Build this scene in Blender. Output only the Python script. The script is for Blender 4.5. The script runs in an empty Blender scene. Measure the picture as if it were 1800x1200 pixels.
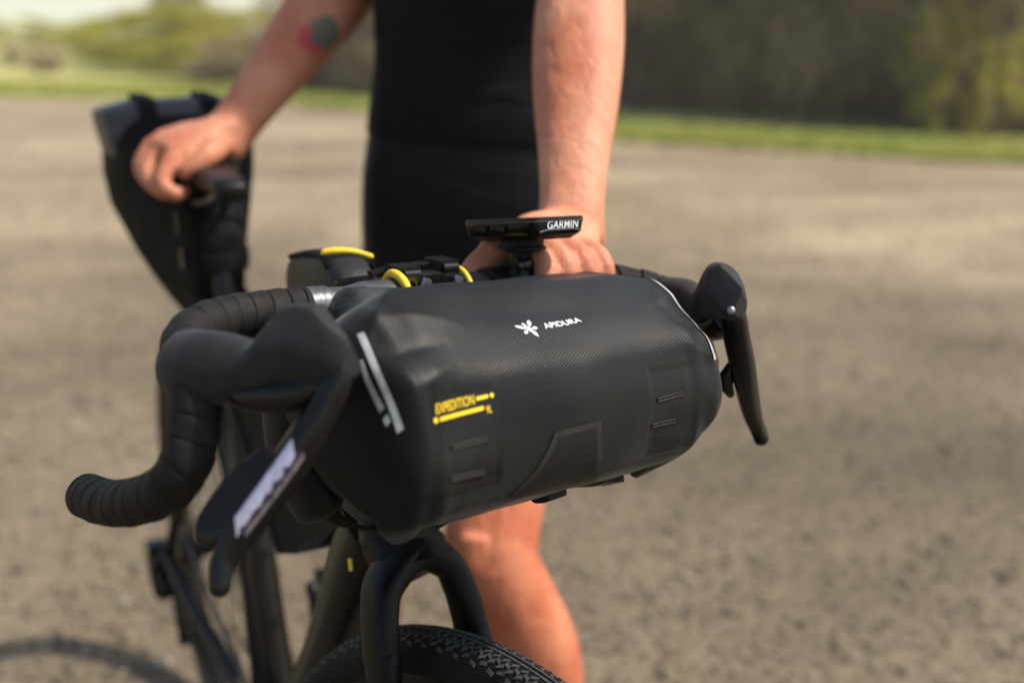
import bpy, bmesh, math, random
import numpy as np
from mathutils import Vector, Matrix
from mathutils.bvhtree import BVHTree

random.seed(7)
RNG = np.random.default_rng(7)
SC = bpy.context.scene
COL = SC.collection

# ------------------------------------------------------------------ camera
CAM_POS = np.array([0.33190, 1.23923, 1.13251])
CAM_R = np.array([[-0.8981, -0.4309, -0.0874], [0.4387, -0.8644, -0.2458], [0.0303, -0.2591, 0.9654]])
F_PX = 1993.96            # focal length in units of 1/1800 of the frame width
cam_data = bpy.data.cameras.new('camera')
cam_data.sensor_width = 36.0
cam_data.lens = F_PX / 1800 * 36
cam_data.clip_start = 0.05
cam_data.clip_end = 3000
cam_data.dof.use_dof = True
cam_data.dof.focus_distance = 0.80
cam_data.dof.aperture_fstop = 2.7
cam_data.dof.aperture_blades = 9
cam_ob = bpy.data.objects.new('camera', cam_data)
COL.objects.link(cam_ob)
_r, _f, _u = (CAM_R[:, i] / np.linalg.norm(CAM_R[:, i]) for i in range(3))
cam_ob.matrix_world = Matrix(((_r[0], _u[0], -_f[0], CAM_POS[0]), (_r[1], _u[1], -_f[1], CAM_POS[1]),
                              (_r[2], _u[2], -_f[2], CAM_POS[2]), (0, 0, 0, 1)))
SC.camera = cam_ob

# ------------------------------------------------------------------ light
SUN_AZ = np.array([-0.90, 0.44])          # horizontal direction towards the sun
SUN_AZ = SUN_AZ / np.linalg.norm(SUN_AZ)
SUN_EL = math.radians(54)
world = bpy.data.worlds.new('World')
SC.world = world
world.use_nodes = True
wn = world.node_tree
wn.nodes.clear()
w_out = wn.nodes.new('ShaderNodeOutputWorld')
w_bg = wn.nodes.new('ShaderNodeBackground')
w_sky = wn.nodes.new('ShaderNodeTexSky')
w_sky.sky_type = 'NISHITA'
w_sky.sun_disc = False
w_sky.sun_elevation = SUN_EL
w_sky.sun_rotation = math.atan2(SUN_AZ[0], SUN_AZ[1])
w_sky.air_density = 1.0
w_sky.dust_density = 2.5
w_sky.ozone_density = 1.0
w_bg.inputs['Strength'].default_value = 0.105
wn.links.new(w_sky.outputs[0], w_bg.inputs['Color'])
wn.links.new(w_bg.outputs[0], w_out.inputs['Surface'])
sun_d = bpy.data.lights.new('sun', 'SUN')
sun_d.energy = 3.7
sun_d.angle = math.radians(2.5)
sun_d.color = (1.0, 0.92, 0.80)
sun_o = bpy.data.objects.new('sun', sun_d)
COL.objects.link(sun_o)
_sd = Vector((SUN_AZ[0] * math.cos(SUN_EL), SUN_AZ[1] * math.cos(SUN_EL), math.sin(SUN_EL)))
sun_o.rotation_euler = _sd.to_track_quat('Z', 'Y').to_euler()
sun_o.location = (-6, 5, 12)
SC.view_settings.view_transform = 'Standard'
SC.view_settings.look = 'None'
SC.view_settings.gamma = 1
SC.view_settings.use_curve_mapping = False
SC.view_settings.exposure = 0.76
SC.cycles.volume_bounces = 3

# ------------------------------------------------------------------ helpers
def at(u, v, d):
    """world point at frame position (u, v of 1800 x 1200) and depth d metres"""
    return CAM_POS + d * (CAM_R @ np.array([(u - 900) / F_PX, 1, -(v - 600) / F_PX]))

RB = np.array([[0.962, -0.27, -0.043], [0.269, 0.963, -0.011], [0.044, -0.001, 0.999]])   # handlebar axes (steered, slightly leaned)
OB = np.array([0.023097, 0.454949, 0.933555])
def bar(p):
    """handlebar coordinates in mm (x to the bike's right, y forward, z up) -> world metres"""
    return np.asarray(p, float) * 0.001 @ RB.T + OB
def bar_dir(v):
    return np.asarray(v, float) @ RB.T
LEAN = math.radians(2.75)
RL = np.array([[math.cos(LEAN), 0, math.sin(LEAN)], [0, 1, 0], [-math.sin(LEAN), 0, math.cos(LEAN)]])
def fr(p):
    """frame coordinates in mm (origin on the ground under the bottom bracket) -> world metres"""
    return np.asarray(p, float) * 0.001 @ RL.T
HA = math.radians(71.5)
HT_TOP = np.array([0, 390, 897.1]); AX_DN = np.array([0, math.cos(HA), -math.sin(HA)])
STEER = math.radians(16.5)
def _axrot(k, th):
    k = np.asarray(k) / np.linalg.norm(k)
    K = np.array([[0, -k[2], k[1]], [k[2], 0, -k[0]], [-k[1], k[0], 0]])
    return np.eye(3) + math.sin(th) * K + (1 - math.cos(th)) * K @ K
RS = _axrot(-AX_DN, STEER)
def steer(p):
    """frame coordinates turned with the fork -> world metres"""
    return fr((np.asarray(p, float) - HT_TOP) @ RS.T + HT_TOP)

def crom(pts, n):
    """Catmull-Rom resample of rows (any width) to n rows, evenly along length"""
    P = np.asarray(pts, float)
    if len(P) == 2:
        t = np.linspace(0, 1, n)[:, None]
        return P[0] * (1 - t) + P[1] * t
    E = np.vstack([2 * P[0] - P[1], P, 2 * P[-1] - P[-2]])
    out = []
    for i in range(1, len(E) - 2):
        t = np.linspace(0, 1, 24, endpoint=False)[:, None]
        a, b, c, d = E[i - 1], E[i], E[i + 1], E[i + 2]
        out.append(0.5 * ((2 * b) + (c - a) * t + (2 * a - 5 * b + 4 * c - d) * t ** 2 + (3 * b - a - 3 * c + d) * t ** 3))
    out.append(P[-1:])
    Q = np.vstack(out)
    s = np.r_[0, np.cumsum(np.linalg.norm(np.diff(Q[:, :3], axis=0), axis=1))]
    ss = np.linspace(0, s[-1], n)
    return np.column_stack([np.interp(ss, s, Q[:, k]) for k in range(Q.shape[1])])

class MB:
    """collects verts and faces"""
    def __init__(self):
        self.v, self.f, self.mi, self.n = [], [], [], 0
    def add(self, v, f, m=0):
        v = np.asarray(v, float)
        self.v.append(v)
        self.f += [tuple(int(k) + self.n for k in q) for q in f]
        self.mi += [m] * len(f)
        self.n += len(v)
        return self
    def tube(self, path, rad, seg=20, side=(0, 0, 1), cap=True, round_cap=False, exp=2.0, twist=None, m=0):
        """rad: scalar, (n,), or (n,2) = radius along 'side' and across it"""
        P = np.asarray(path, float)
        n = len(P)
        R = np.asarray(rad, float)
        if R.ndim == 0: R = np.full((n, 2), float(R))
        elif R.ndim == 1: R = np.column_stack([R, R])
        if round_cap:
            k = 4
            t0 = P[0] - P[1]; t0 /= np.linalg.norm(t0) + 1e-12
            t1 = P[-1] - P[-2]; t1 /= np.linalg.norm(t1) + 1e-12
            a = np.linspace(math.pi / 2, 0, k + 1)[:-1]
            r0, r1 = R[0].min(), R[-1].min()
            rc = r0 if round_cap is True else r0 * round_cap
            rd = r1 if round_cap is True else r1 * round_cap
            P = np.vstack([[P[0] + t0 * rc * math.sin(x) for x in a], P, [P[-1] + t1 * rd * math.sin(x) for x in a[::-1]]])
            R = np.vstack([[R[0] * max(math.cos(x), 0.05) for x in a], R, [R[-1] * max(math.cos(x), 0.05) for x in a[::-1]]])
            n = len(P)
        T = np.gradient(P, axis=0)
        T /= np.linalg.norm(T, axis=1)[:, None] + 1e-12
        if side is None:           # rotation-minimising frame
            s = np.cross(T[0], [0.3, 0.5, 0.81]); s /= np.linalg.norm(s); S = [s]
            for i in range(1, n):
                s = S[-1] - T[i] * (S[-1] @ T[i]); S.append(s / np.linalg.norm(s))
            S = np.array(S)
        else:
            s = np.asarray(side, float)
            S = np.broadcast_to(s, (n, 3)) if s.ndim == 1 else s
            S = S - T * (S * T).sum(1)[:, None]
            S = S / (np.linalg.norm(S, axis=1)[:, None] + 1e-12)
        U = np.cross(T, S)
        th = np.linspace(0, 2 * math.pi, seg, endpoint=False)
        c, sn = np.cos(th), np.sin(th)
        if exp != 2.0:
            c = np.sign(c) * np.abs(c) ** (2 / exp); sn = np.sign(sn) * np.abs(sn) ** (2 / exp)
        V = P[:, None] + S[:, None] * (R[:, 0:1] * c)[..., None] + U[:, None] * (R[:, 1:2] * sn)[..., None]
        V = V.reshape(-1, 3)
        F = []
        for i in range(n - 1):
            for j in range(seg):
                k = (j + 1) % seg
                F.append((i * seg + j, i * seg + k, (i + 1) * seg + k, (i + 1) * seg + j))
        if cap:
            F.append(tuple(range(seg))[::-1]); F.append(tuple((n - 1) * seg + j for j in range(seg)))
        return self.add(V, F, m)
    def box(self, c, ax, h, m=0):
        """centre, 3 axes (rows), half sizes"""
        ax = np.asarray(ax, float); c = np.asarray(c, float)
        V = [c + ax[0] * h[0] * x + ax[1] * h[1] * y + ax[2] * h[2] * z for x in (-1, 1) for y in (-1, 1) for z in (-1, 1)]
        F = [(0, 1, 3, 2), (4, 6, 7, 5), (0, 4, 5, 1), (2, 3, 7, 6), (0, 2, 6, 4), (1, 5, 7, 3)]
        return self.add(V, F, m)
    def ball(self, c, r, seg=16, m=0):
        c = np.asarray(c, float); r = np.broadcast_to(np.asarray(r, float), (3,))
        V, F = [], []
        nr = seg // 2
        for i in range(nr + 1):
            p = math.pi * min(max(i / nr, 0.004), 0.996)
            for j in range(seg):
                t = 2 * math.pi * j / seg
                V.append(c + r * [math.sin(p) * math.cos(t), math.sin(p) * math.sin(t), math.cos(p)])
        for i in range(nr):
            for j in range(seg):
                k = (j + 1) % seg
                F.append((i * seg + j, (i + 1) * seg + j, (i + 1) * seg + k, i * seg + k))
        return self.add(V, F, m)
    def ring(self, c, axis, prof, seg=96, closed=True, m=0, a0=0, a1=2 * math.pi):
        """revolve profile rows (radius, axial) about axis through c"""
        c = np.asarray(c, float); ax = np.asarray(axis, float); ax = ax / np.linalg.norm(ax)
        e1 = np.cross(ax, [0, 0, 1.0]);
        if np.linalg.norm(e1) < 1e-3: e1 = np.cross(ax, [0, 1.0, 0])
        e1 /= np.linalg.norm(e1); e2 = np.cross(ax, e1)
        full = abs(a1 - a0 - 2 * math.pi) < 1e-6
        ts = np.linspace(a0, a1, seg, endpoint=not full)
        P = np.asarray(prof, float); k = len(P)
        V = np.vstack([c + (e1 * math.cos(t) + e2 * math.sin(t)) * P[:, :1] + ax * P[:, 1:2] for t in ts])
        F = []
        for i in range(seg if full else seg - 1):
            i2 = (i + 1) % seg
            for j in range(k if closed else k - 1):
                j2 = (j + 1) % k
                F.append((i * k + j, i * k + j2, i2 * k + j2, i2 * k + j))
        return self.add(V, F, m)
    def mesh(self, name, mats, sharp=40, smooth=True):
        me = bpy.data.meshes.new(name)
        V = np.vstack(self.v) if self.v else np.zeros((0, 3))
        me.from_pydata(V.tolist(), [], self.f)
        for mm in (mats if isinstance(mats, (list, tuple)) else [mats]):
            me.materials.append(mm)
        if len(set(self.mi)) > 1:
            me.polygons.foreach_set('material_index', self.mi)
        if smooth:
            me.polygons.foreach_set('use_smooth', [True] * len(me.polygons))
        me.validate()
        me.update()
        if smooth and sharp: me.set_sharp_from_angle(angle=math.radians(sharp))
        return me

def fix_normals(me):
    bm = bmesh.new(); bm.from_mesh(me)
    bmesh.ops.recalc_face_normals(bm, faces=bm.faces[:])
    bm.to_mesh(me); bm.free()

def obj(name, me, parent=None, **props):
    o = bpy.data.objects.new(name, me)
    COL.objects.link(o)
    if parent is not None:
        o.parent = parent
        if parent.type == 'EMPTY':
            o.matrix_parent_inverse = Matrix.Translation(-parent.location)
    for k, v in props.items(): o[k] = v
    return o

def part(name, mb, mat, parent, sharp=40, fix=True, **props):
    me = mb.mesh(name, mat, sharp)
    if fix: fix_normals(me)
    return obj(name, me, parent, **props)

def thing(name, loc, label, cat, group=None):
    o = bpy.data.objects.new(name, None)
    COL.objects.link(o)
    o.location = Vector(np.asarray(loc, float).tolist())
    o.empty_display_size = 0.1
    o['label'] = label; o['category'] = cat
    if group: o['group'] = group
    return o

# ------------------------------------------------------------------ materials
def nodes_of(name):
    m = bpy.data.materials.new(name)
    m.use_nodes = True
    nt = m.node_tree
    b = nt.nodes['Principled BSDF']
    return m, nt, b
def N(nt, t, **kw):
    n = nt.nodes.new(t)
    for k, v in kw.items():
        if k in n.inputs: n.inputs[k].default_value = v
        else: setattr(n, k, v)
    return n
def rgba(c): return (c[0], c[1], c[2], 1)

def mat(name, col, rough=0.5, metal=0.0, spec=0.5, var=0.25, scale=60.0, bump=0.0, bscale=400.0, col2=None, rvar=0.1, sheen=0.0, coat=0.0, island=0.0):
    """plain surface with procedural colour, roughness and fine relief variation"""
    m, nt, b = nodes_of(name)
    L = nt.links.new
    tc = N(nt, 'ShaderNodeTexCoord')
    no = N(nt, 'ShaderNodeTexNoise', Scale=scale, Detail=5.0, Roughness=0.6)
    L(tc.outputs['Object'], no.inputs['Vector'])
    mx = N(nt, 'ShaderNodeMix', data_type='RGBA')
    c2 = col2 if col2 else tuple(min(1, c * (1 + 2.2 * var)) for c in col)
    c1 = col if col2 else tuple(c * (1 - var) for c in col)
    mx.inputs[6].default_value = rgba(c1); mx.inputs[7].default_value = rgba(c2)
    mr = N(nt, 'ShaderNodeMapRange'); mr.inputs[1].default_value = 0.3; mr.inputs[2].default_value = 0.72
    L(no.outputs[0], mr.inputs[0])
    if island:
        ge = N(nt, 'ShaderNodeNewGeometry')
        ma = N(nt, 'ShaderNodeMath', operation='MULTIPLY_ADD'); ma.inputs[1].default_value = island
        L(ge.outputs['Random Per Island'], ma.inputs[0])
        sc = N(nt, 'ShaderNodeMath', operation='MULTIPLY'); sc.inputs[1].default_value = 1 - island
        L(mr.outputs[0], sc.inputs[0]); L(sc.outputs[0], ma.inputs[2])
        L(ma.outputs[0], mx.inputs[0])
    else:
        L(mr.outputs[0], mx.inputs[0])
    L(mx.outputs[2], b.inputs['Base Color'])
    b.inputs['Metallic'].default_value = metal
    b.inputs['Specular IOR Level'].default_value = spec
    rr = N(nt, 'ShaderNodeMapRange'); rr.inputs[3].default_value = max(0.03, rough - rvar); rr.inputs[4].default_value = min(1, rough + rvar)
    n2 = N(nt, 'ShaderNodeTexNoise', Scale=scale * 2.3, Detail=4.0)
    L(tc.outputs['Object'], n2.inputs['Vector']); L(n2.outputs[0], rr.inputs[0]); L(rr.outputs[0], b.inputs['Roughness'])
    if sheen: b.inputs['Sheen Weight'].default_value = sheen
    if coat: b.inputs['Coat Weight'].default_value = coat; b.inputs['Coat Roughness'].default_value = 0.15
    if bump:
        n3 = N(nt, 'ShaderNodeTexNoise', Scale=bscale, Detail=3.0)
        L(tc.outputs['Object'], n3.inputs['Vector'])
        bp = N(nt, 'ShaderNodeBump', Strength=bump, Distance=0.001)
        L(n3.outputs[0], bp.inputs['Height']); L(bp.outputs[0], b.inputs['Normal'])
    return m

M = {}
M['tape'] = mat('bar_tape_rubber', (0.0087, 0.0080, 0.0074), 0.62, var=0.35, scale=90, bump=0.5, bscale=1500, spec=0.18)
M['hood'] = mat('hood_rubber', (0.0146, 0.0155, 0.0163), 0.50, var=0.2, scale=70, bump=0.35, bscale=1800, spec=0.14, sheen=0.07)
M['gloss'] = mat('black_composite', (0.0042, 0.0042, 0.0046), 0.20, var=0.3, scale=60, rvar=0.08, spec=0.25)
M['matte_black'] = mat('matte_black_plastic', (0.0050, 0.0050, 0.0055), 0.5, var=0.3, spec=0.18)
M['satin_bar'] = mat('satin_bar_metal', (0.075, 0.078, 0.082), 0.38, metal=0.5, var=0.2, scale=120)
M['silver_tape'] = mat('finishing_tape_foil', (0.0900, 0.0922, 0.0945), 0.36, metal=0.6, var=0.35, scale=160, bump=0.12, bscale=350)
M['frame'] = mat('frame_paint', (0.0062, 0.0047, 0.0034), 0.5, var=0.25, scale=25, coat=0.25, spec=0.2)
M['fork'] = mat('fork_paint', (0.0035, 0.0035, 0.0035), 0.42, var=0.25, scale=25, spec=0.16)
M['tyre'] = mat('tyre_rubber', (0.0066, 0.0066, 0.0066), 0.66, var=0.4, scale=220, bump=0.4, bscale=900, spec=0.15)
M['tread'] = mat('tread_rubber', (0.0378, 0.0396, 0.0378), 0.6, var=0.4, scale=260, bump=0.3, bscale=900, spec=0.30)
M['rim'] = mat('rim_carbon', (0.0042, 0.0042, 0.0042), 0.35, var=0.3, spec=0.2)
M['steel'] = mat('brushed_steel', (0.35, 0.35, 0.36), 0.35, metal=1.0, var=0.2)
M['chain'] = mat('chain_steel', (0.09, 0.085, 0.08), 0.45, metal=0.9, var=0.4)
M['yellow'] = mat('yellow_cord', (0.72, 0.50, 0.015), 0.55, var=0.12, scale=120, bump=0.7, bscale=900)
M['yellow_print'] = mat('yellow_print', (0.82, 0.57, 0.012), 0.5, var=0.06, scale=300)
M['white_print'] = mat('white_print', (0.80, 0.80, 0.83), 0.45, var=0.04, scale=300)
M['reflect'] = mat('reflective_film', (0.42, 0.43, 0.43), 0.32, metal=0.35, var=0.15, scale=140)
M['smooth_fabric'] = mat('smooth_coated_fabric', (0.0031, 0.0032, 0.0034), 0.50, var=0.3, scale=35, bump=0.3, bscale=260, spec=0.14, sheen=0.08)
M['welded'] = mat('welded_film', (0.0062, 0.0063, 0.0064), 0.42, var=0.25, scale=60, bump=0.15, bscale=600, spec=0.24)
M['patch_border'] = mat('patch_border_film', (0.0191, 0.0188, 0.0179), 0.45, var=0.2, scale=200, bump=0.4, bscale=1500, spec=0.2)
M['webbing'] = mat('black_webbing', (0.0038, 0.0038, 0.0038), 0.7, var=0.3, scale=300, bump=0.6, bscale=1200, spec=0.12)
M['saddle'] = mat('saddle_cover', (0.0077, 0.0077, 0.0077), 0.38, var=0.3, spec=0.22)
M['pack_dark'] = mat('pack_fabric_dark', (0.0033, 0.0036, 0.0038), 0.72, var=0.3, scale=30, bump=0.5, bscale=160, spec=0.1)
M['pack_grey'] = mat('pack_fabric_grey', (0.0285, 0.0314, 0.0351), 0.44, var=0.25, scale=30, bump=0.5, bscale=160, spec=0.35)
M['top_grey'] = mat('top_bag_grey', (0.0119, 0.0123, 0.0127), 0.5, var=0.25, scale=60, bump=0.4, bscale=500, spec=0.2)
M['screen'] = mat('display_glass', (0.012, 0.014, 0.016), 0.08, var=0.1)
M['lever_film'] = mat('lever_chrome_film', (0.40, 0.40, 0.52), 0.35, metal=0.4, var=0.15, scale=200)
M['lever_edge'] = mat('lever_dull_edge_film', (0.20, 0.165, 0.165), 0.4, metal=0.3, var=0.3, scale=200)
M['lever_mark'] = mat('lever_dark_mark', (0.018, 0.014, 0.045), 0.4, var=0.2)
M['jersey'] = mat('black_jersey_knit', (0.0036, 0.0038, 0.0042), 0.72, var=0.3, scale=18, bump=0.35, bscale=700, spec=0.1, sheen=0.03)
M['shorts'] = mat('black_lycra', (0.0042, 0.0043, 0.0050), 0.55, var=0.25, scale=16, bump=0.25, bscale=800, spec=0.12, sheen=0.04)
M['shoe'] = mat('shoe_black', (0.02, 0.02, 0.02), 0.5)
M['sock'] = mat('sock_white', (0.6, 0.6, 0.58), 0.9)
M['hair'] = mat('brown_hair', (0.05, 0.032, 0.02), 0.6, var=0.4, scale=300, bump=1.0, bscale=500)

def cloth_folds(m, strength=.6, dist=.012):
    """soft horizontal pulls in stretched knit, added under the fine grain"""
    nt = m.node_tree; L = nt.links.new; b = nt.nodes['Principled BSDF']
    tc = N(nt, 'ShaderNodeTexCoord'); mp = N(nt, 'ShaderNodeMapping'); mp.inputs['Scale'].default_value = (4, 4, 17); mp.inputs['Rotation'].default_value = (.12, .1, 0)
    L(tc.outputs['Object'], mp.inputs['Vector'])
    no = N(nt, 'ShaderNodeTexNoise', Scale=1.0, Detail=3.0, Distortion=1.2); L(mp.outputs[0], no.inputs['Vector'])
    bp = N(nt, 'ShaderNodeBump', Strength=strength, Distance=dist); L(no.outputs[0], bp.inputs['Height'])
    old = b.inputs['Normal'].links[0].from_node if b.inputs['Normal'].links else None
    if old: L(bp.outputs[0], old.inputs['Normal'])
    else: L(bp.outputs[0], b.inputs['Normal'])
cloth_folds(M['jersey']); cloth_folds(M['shorts'])
cloth_folds(M['pack_dark'], .7, .02); cloth_folds(M['pack_grey'], .7, .015)

def fabric_mat():
    """coated bag fabric with a fine hexagonal weave laid out in the fabric's own UV (mm)"""
    m, nt, b = nodes_of('ripstop_hex_fabric')
    L = nt.links.new
    uv = N(nt, 'ShaderNodeUVMap'); uv.uv_map = 'UVMap'
    sep = N(nt, 'ShaderNodeSeparateXYZ'); L(uv.outputs[0], sep.inputs[0])
    K = 2 * math.pi / 1.95
    def mth(op, a, b_=None):
        n = N(nt, 'ShaderNodeMath', operation=op)
        for i, x in enumerate((a, b_)):
            if x is None: continue
            if isinstance(x, (int, float)): n.inputs[i].default_value = x
            else: L(x, n.inputs[i])
        return n.outputs[0]
    x, y = sep.outputs[0], sep.outputs[1]
    c1 = mth('COSINE', mth('MULTIPLY', x, K))
    xa, ya = mth('MULTIPLY', x, K * 0.5), mth('MULTIPLY', y, K * 0.866)
    c2 = mth('COSINE', mth('ADD', xa, ya)); c3 = mth('COSINE', mth('SUBTRACT', xa, ya))
    h = mth('ADD', mth('ADD', c1, c2), c3)            # -1.5 .. 3
    mr = N(nt, 'ShaderNodeMapRange'); mr.inputs[1].default_value = -1.4; mr.inputs[2].default_value = 1.6
    L(h, mr.inputs[0])
    tc = N(nt, 'ShaderNodeTexCoord')
    no = N(nt, 'ShaderNodeTexNoise', Scale=26.0, Detail=6.0, Roughness=0.62); L(tc.outputs['Object'], no.inputs['Vector'])
    dust = N(nt, 'ShaderNodeTexNoise', Scale=900.0, Detail=2.0); L(tc.outputs['Object'], dust.inputs['Vector'])
    mx = N(nt, 'ShaderNodeMix', data_type='RGBA')
    mx.inputs[6].default_value = rgba((0.0076, 0.0080, 0.0080)); mx.inputs[7].default_value = rgba((0.0012, 0.0013, 0.0013))
    L(mr.outputs[0], mx.inputs[0])
    m2 = N(nt, 'ShaderNodeMix', data_type='RGBA', blend_type='MULTIPLY')
    m2.inputs[0].default_value = 1.0
    ra = N(nt, 'ShaderNodeValToRGB'); ra.color_ramp.elements[0].position = 0.3; ra.color_ramp.elements[0].color = (0.7, 0.7, 0.72, 1)
    ra.color_ramp.elements[1].position = 0.75; ra.color_ramp.elements[1].color = (1.35, 1.34, 1.28, 1)
    L(no.outputs[0], ra.inputs[0]); L(mx.outputs[2], m2.inputs[6]); L(ra.outputs[0], m2.inputs[7])
    L(m2.outputs[2], b.inputs['Base Color'])
    rr = N(nt, 'ShaderNodeMapRange'); rr.inputs[3].default_value = 0.27; rr.inputs[4].default_value = 0.48
    ad = mth('ADD', mth('MULTIPLY', no.outputs[0], 0.55), mth('MULTIPLY', mr.outputs[0], 0.45)); L(ad, rr.inputs[0]); L(rr.outputs[0], b.inputs['Roughness'])
    hh = mth('ADD', mth('MULTIPLY', mr.outputs[0], -1.0), mth('MULTIPLY', dust.outputs[0], 0.5))
    bp = N(nt, 'ShaderNodeBump', Strength=0.6, Distance=0.0003); L(hh, bp.inputs['Height'])
    L(bp.outputs[0], b.inputs['Normal'])
    b.inputs['Specular IOR Level'].default_value = 0.17
    b.inputs['Sheen Weight'].default_value = 0.09; b.inputs['Sheen Roughness'].default_value = 0.45; b.inputs['Sheen Tint'].default_value = (0.85, 0.95, 1.0, 1)
    return m
M['fabric'] = fabric_mat()

TATTOO = at(574, 58, 1.475)
TATTOO2 = at(541, 73, 1.475)
def skin_mat():
    m, nt, b = nodes_of('sun_touched_skin')
    L = nt.links.new
    tc = N(nt, 'ShaderNodeTexCoord')
    n1 = N(nt, 'ShaderNodeTexNoise', Scale=14.0, Detail=5.0); L(tc.outputs['Object'], n1.inputs['Vector'])
    ra = N(nt, 'ShaderNodeValToRGB'); e = ra.color_ramp.elements
    e[0].position = 0.32; e[0].color = (0.45, 0.150, 0.078, 1)
    e[1].position = 0.70; e[1].color = (0.61, 0.300, 0.180, 1)
    L(n1.outputs[0], ra.inputs[0])
    n2 = N(nt, 'ShaderNodeTexNoise', Scale=160.0, Detail=4.0); L(tc.outputs['Object'], n2.inputs['Vector'])
    m1 = N(nt, 'ShaderNodeMix', data_type='RGBA', blend_type='MULTIPLY'); m1.inputs[0].default_value = 0.5
    r2 = N(nt, 'ShaderNodeValToRGB'); r2.color_ramp.elements[0].color = (0.75, 0.62, 0.58, 1); r2.color_ramp.elements[1].color = (1.1, 1.1, 1.1, 1)
    L(n2.outputs[0], r2.inputs[0]); L(ra.outputs[0], m1.inputs[6]); L(r2.outputs[0], m1.inputs[7])
    sp = N(nt, 'ShaderNodeSeparateXYZ'); L(tc.outputs['Object'], sp.inputs[0])
    mz = N(nt, 'ShaderNodeMapRange'); mz.inputs[1].default_value = 0.75; mz.inputs[2].default_value = 0.55; mz.inputs[3].default_value = 0.0; mz.inputs[4].default_value = 0.6; L(sp.outputs[2], mz.inputs[0])
    mr_ = N(nt, 'ShaderNodeMix', data_type='RGBA', blend_type='MULTIPLY'); mr_.inputs[7].default_value = (0.92, 0.62, 0.52, 1); L(mz.outputs[0], mr_.inputs[0]); L(m1.outputs[2], mr_.inputs[6])
    last = mr_.outputs[2]
    # small flat tattoo on the right forearm: a teal shape beside a red one
    for c, col, r in ((TATTOO2, (0.40, 0.025, 0.045), 0.028), (TATTOO, (0.03, 0.125, 0.105), 0.029)):
        d = N(nt, 'ShaderNodeVectorMath', operation='DISTANCE'); d.inputs[1].default_value = Vector(c.tolist())
        L(tc.outputs['Object'], d.inputs[0])
        nn = N(nt, 'ShaderNodeTexNoise', Scale=80.0); L(tc.outputs['Object'], nn.inputs['Vector'])
        ad = N(nt, 'ShaderNodeMath', operation='MULTIPLY_ADD'); ad.inputs[1].default_value = 0.02; L(nn.outputs[0], ad.inputs[0]); L(d.outputs['Value'], ad.inputs[2])
        mr = N(nt, 'ShaderNodeMapRange'); mr.inputs[1].default_value = r; mr.inputs[2].default_value = r + 0.006; mr.inputs[3].default_value = 0.8; mr.inputs[4].default_value = 0.0
        L(ad.outputs[0], mr.inputs[0])
        mx = N(nt, 'ShaderNodeMix', data_type='RGBA'); mx.inputs[7].default_value = rgba(col)
        L(mr.outputs[0], mx.inputs[0]); L(last, mx.inputs[6]); last = mx.outputs[2]
    L(last, b.inputs['Base Color'])
    b.inputs['Roughness'].default_value = 0.58
    b.inputs['Subsurface Weight'].default_value = 0.12
    b.inputs['Subsurface Radius'].default_value = (0.012, 0.004, 0.002)
    mpv = N(nt, 'ShaderNodeMapping'); mpv.inputs['Scale'].default_value = (1, 1, .35); L(tc.outputs['Object'], mpv.inputs['Vector'])
    nm_ = N(nt, 'ShaderNodeTexNoise', Scale=42.0, Detail=3.0, Distortion=0.8); L(mpv.outputs[0], nm_.inputs['Vector'])
    mph = N(nt, 'ShaderNodeMapping'); mph.inputs['Scale'].default_value = (1, 1, .12); mph.inputs['Rotation'].default_value = (.3, .4, 0); L(tc.outputs['Object'], mph.inputs['Vector'])
    hair_n = N(nt, 'ShaderNodeTexNoise', Scale=1100.0, Detail=2.0); L(mph.outputs[0], hair_n.inputs['Vector'])
    hr = N(nt, 'ShaderNodeMapRange'); hr.inputs[1].default_value = 0.58; hr.inputs[2].default_value = 0.66; hr.inputs[3].default_value = 0.0; hr.inputs[4].default_value = 0.45; L(hair_n.outputs[0], hr.inputs[0])
    hx = N(nt, 'ShaderNodeMix', data_type='RGBA'); hx.inputs[7].default_value = (0.16, 0.075, 0.035, 1); L(hr.outputs[0], hx.inputs[0]); L(last, hx.inputs[6]); L(hx.outputs[2], b.inputs['Base Color'])
    bp0 = N(nt, 'ShaderNodeBump', Strength=0.55, Distance=0.006); L(nm_.outputs[0], bp0.inputs['Height'])
    bp = N(nt, 'ShaderNodeBump', Strength=0.4, Distance=0.002); L(n2.outputs[0], bp.inputs['Height']); L(bp0.outputs[0], bp.inputs['Normal']); L(bp.outputs[0], b.inputs['Normal'])
    b.inputs['Specular IOR Level'].default_value = 0.30
    return m
M['skin'] = skin_mat()

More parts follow.
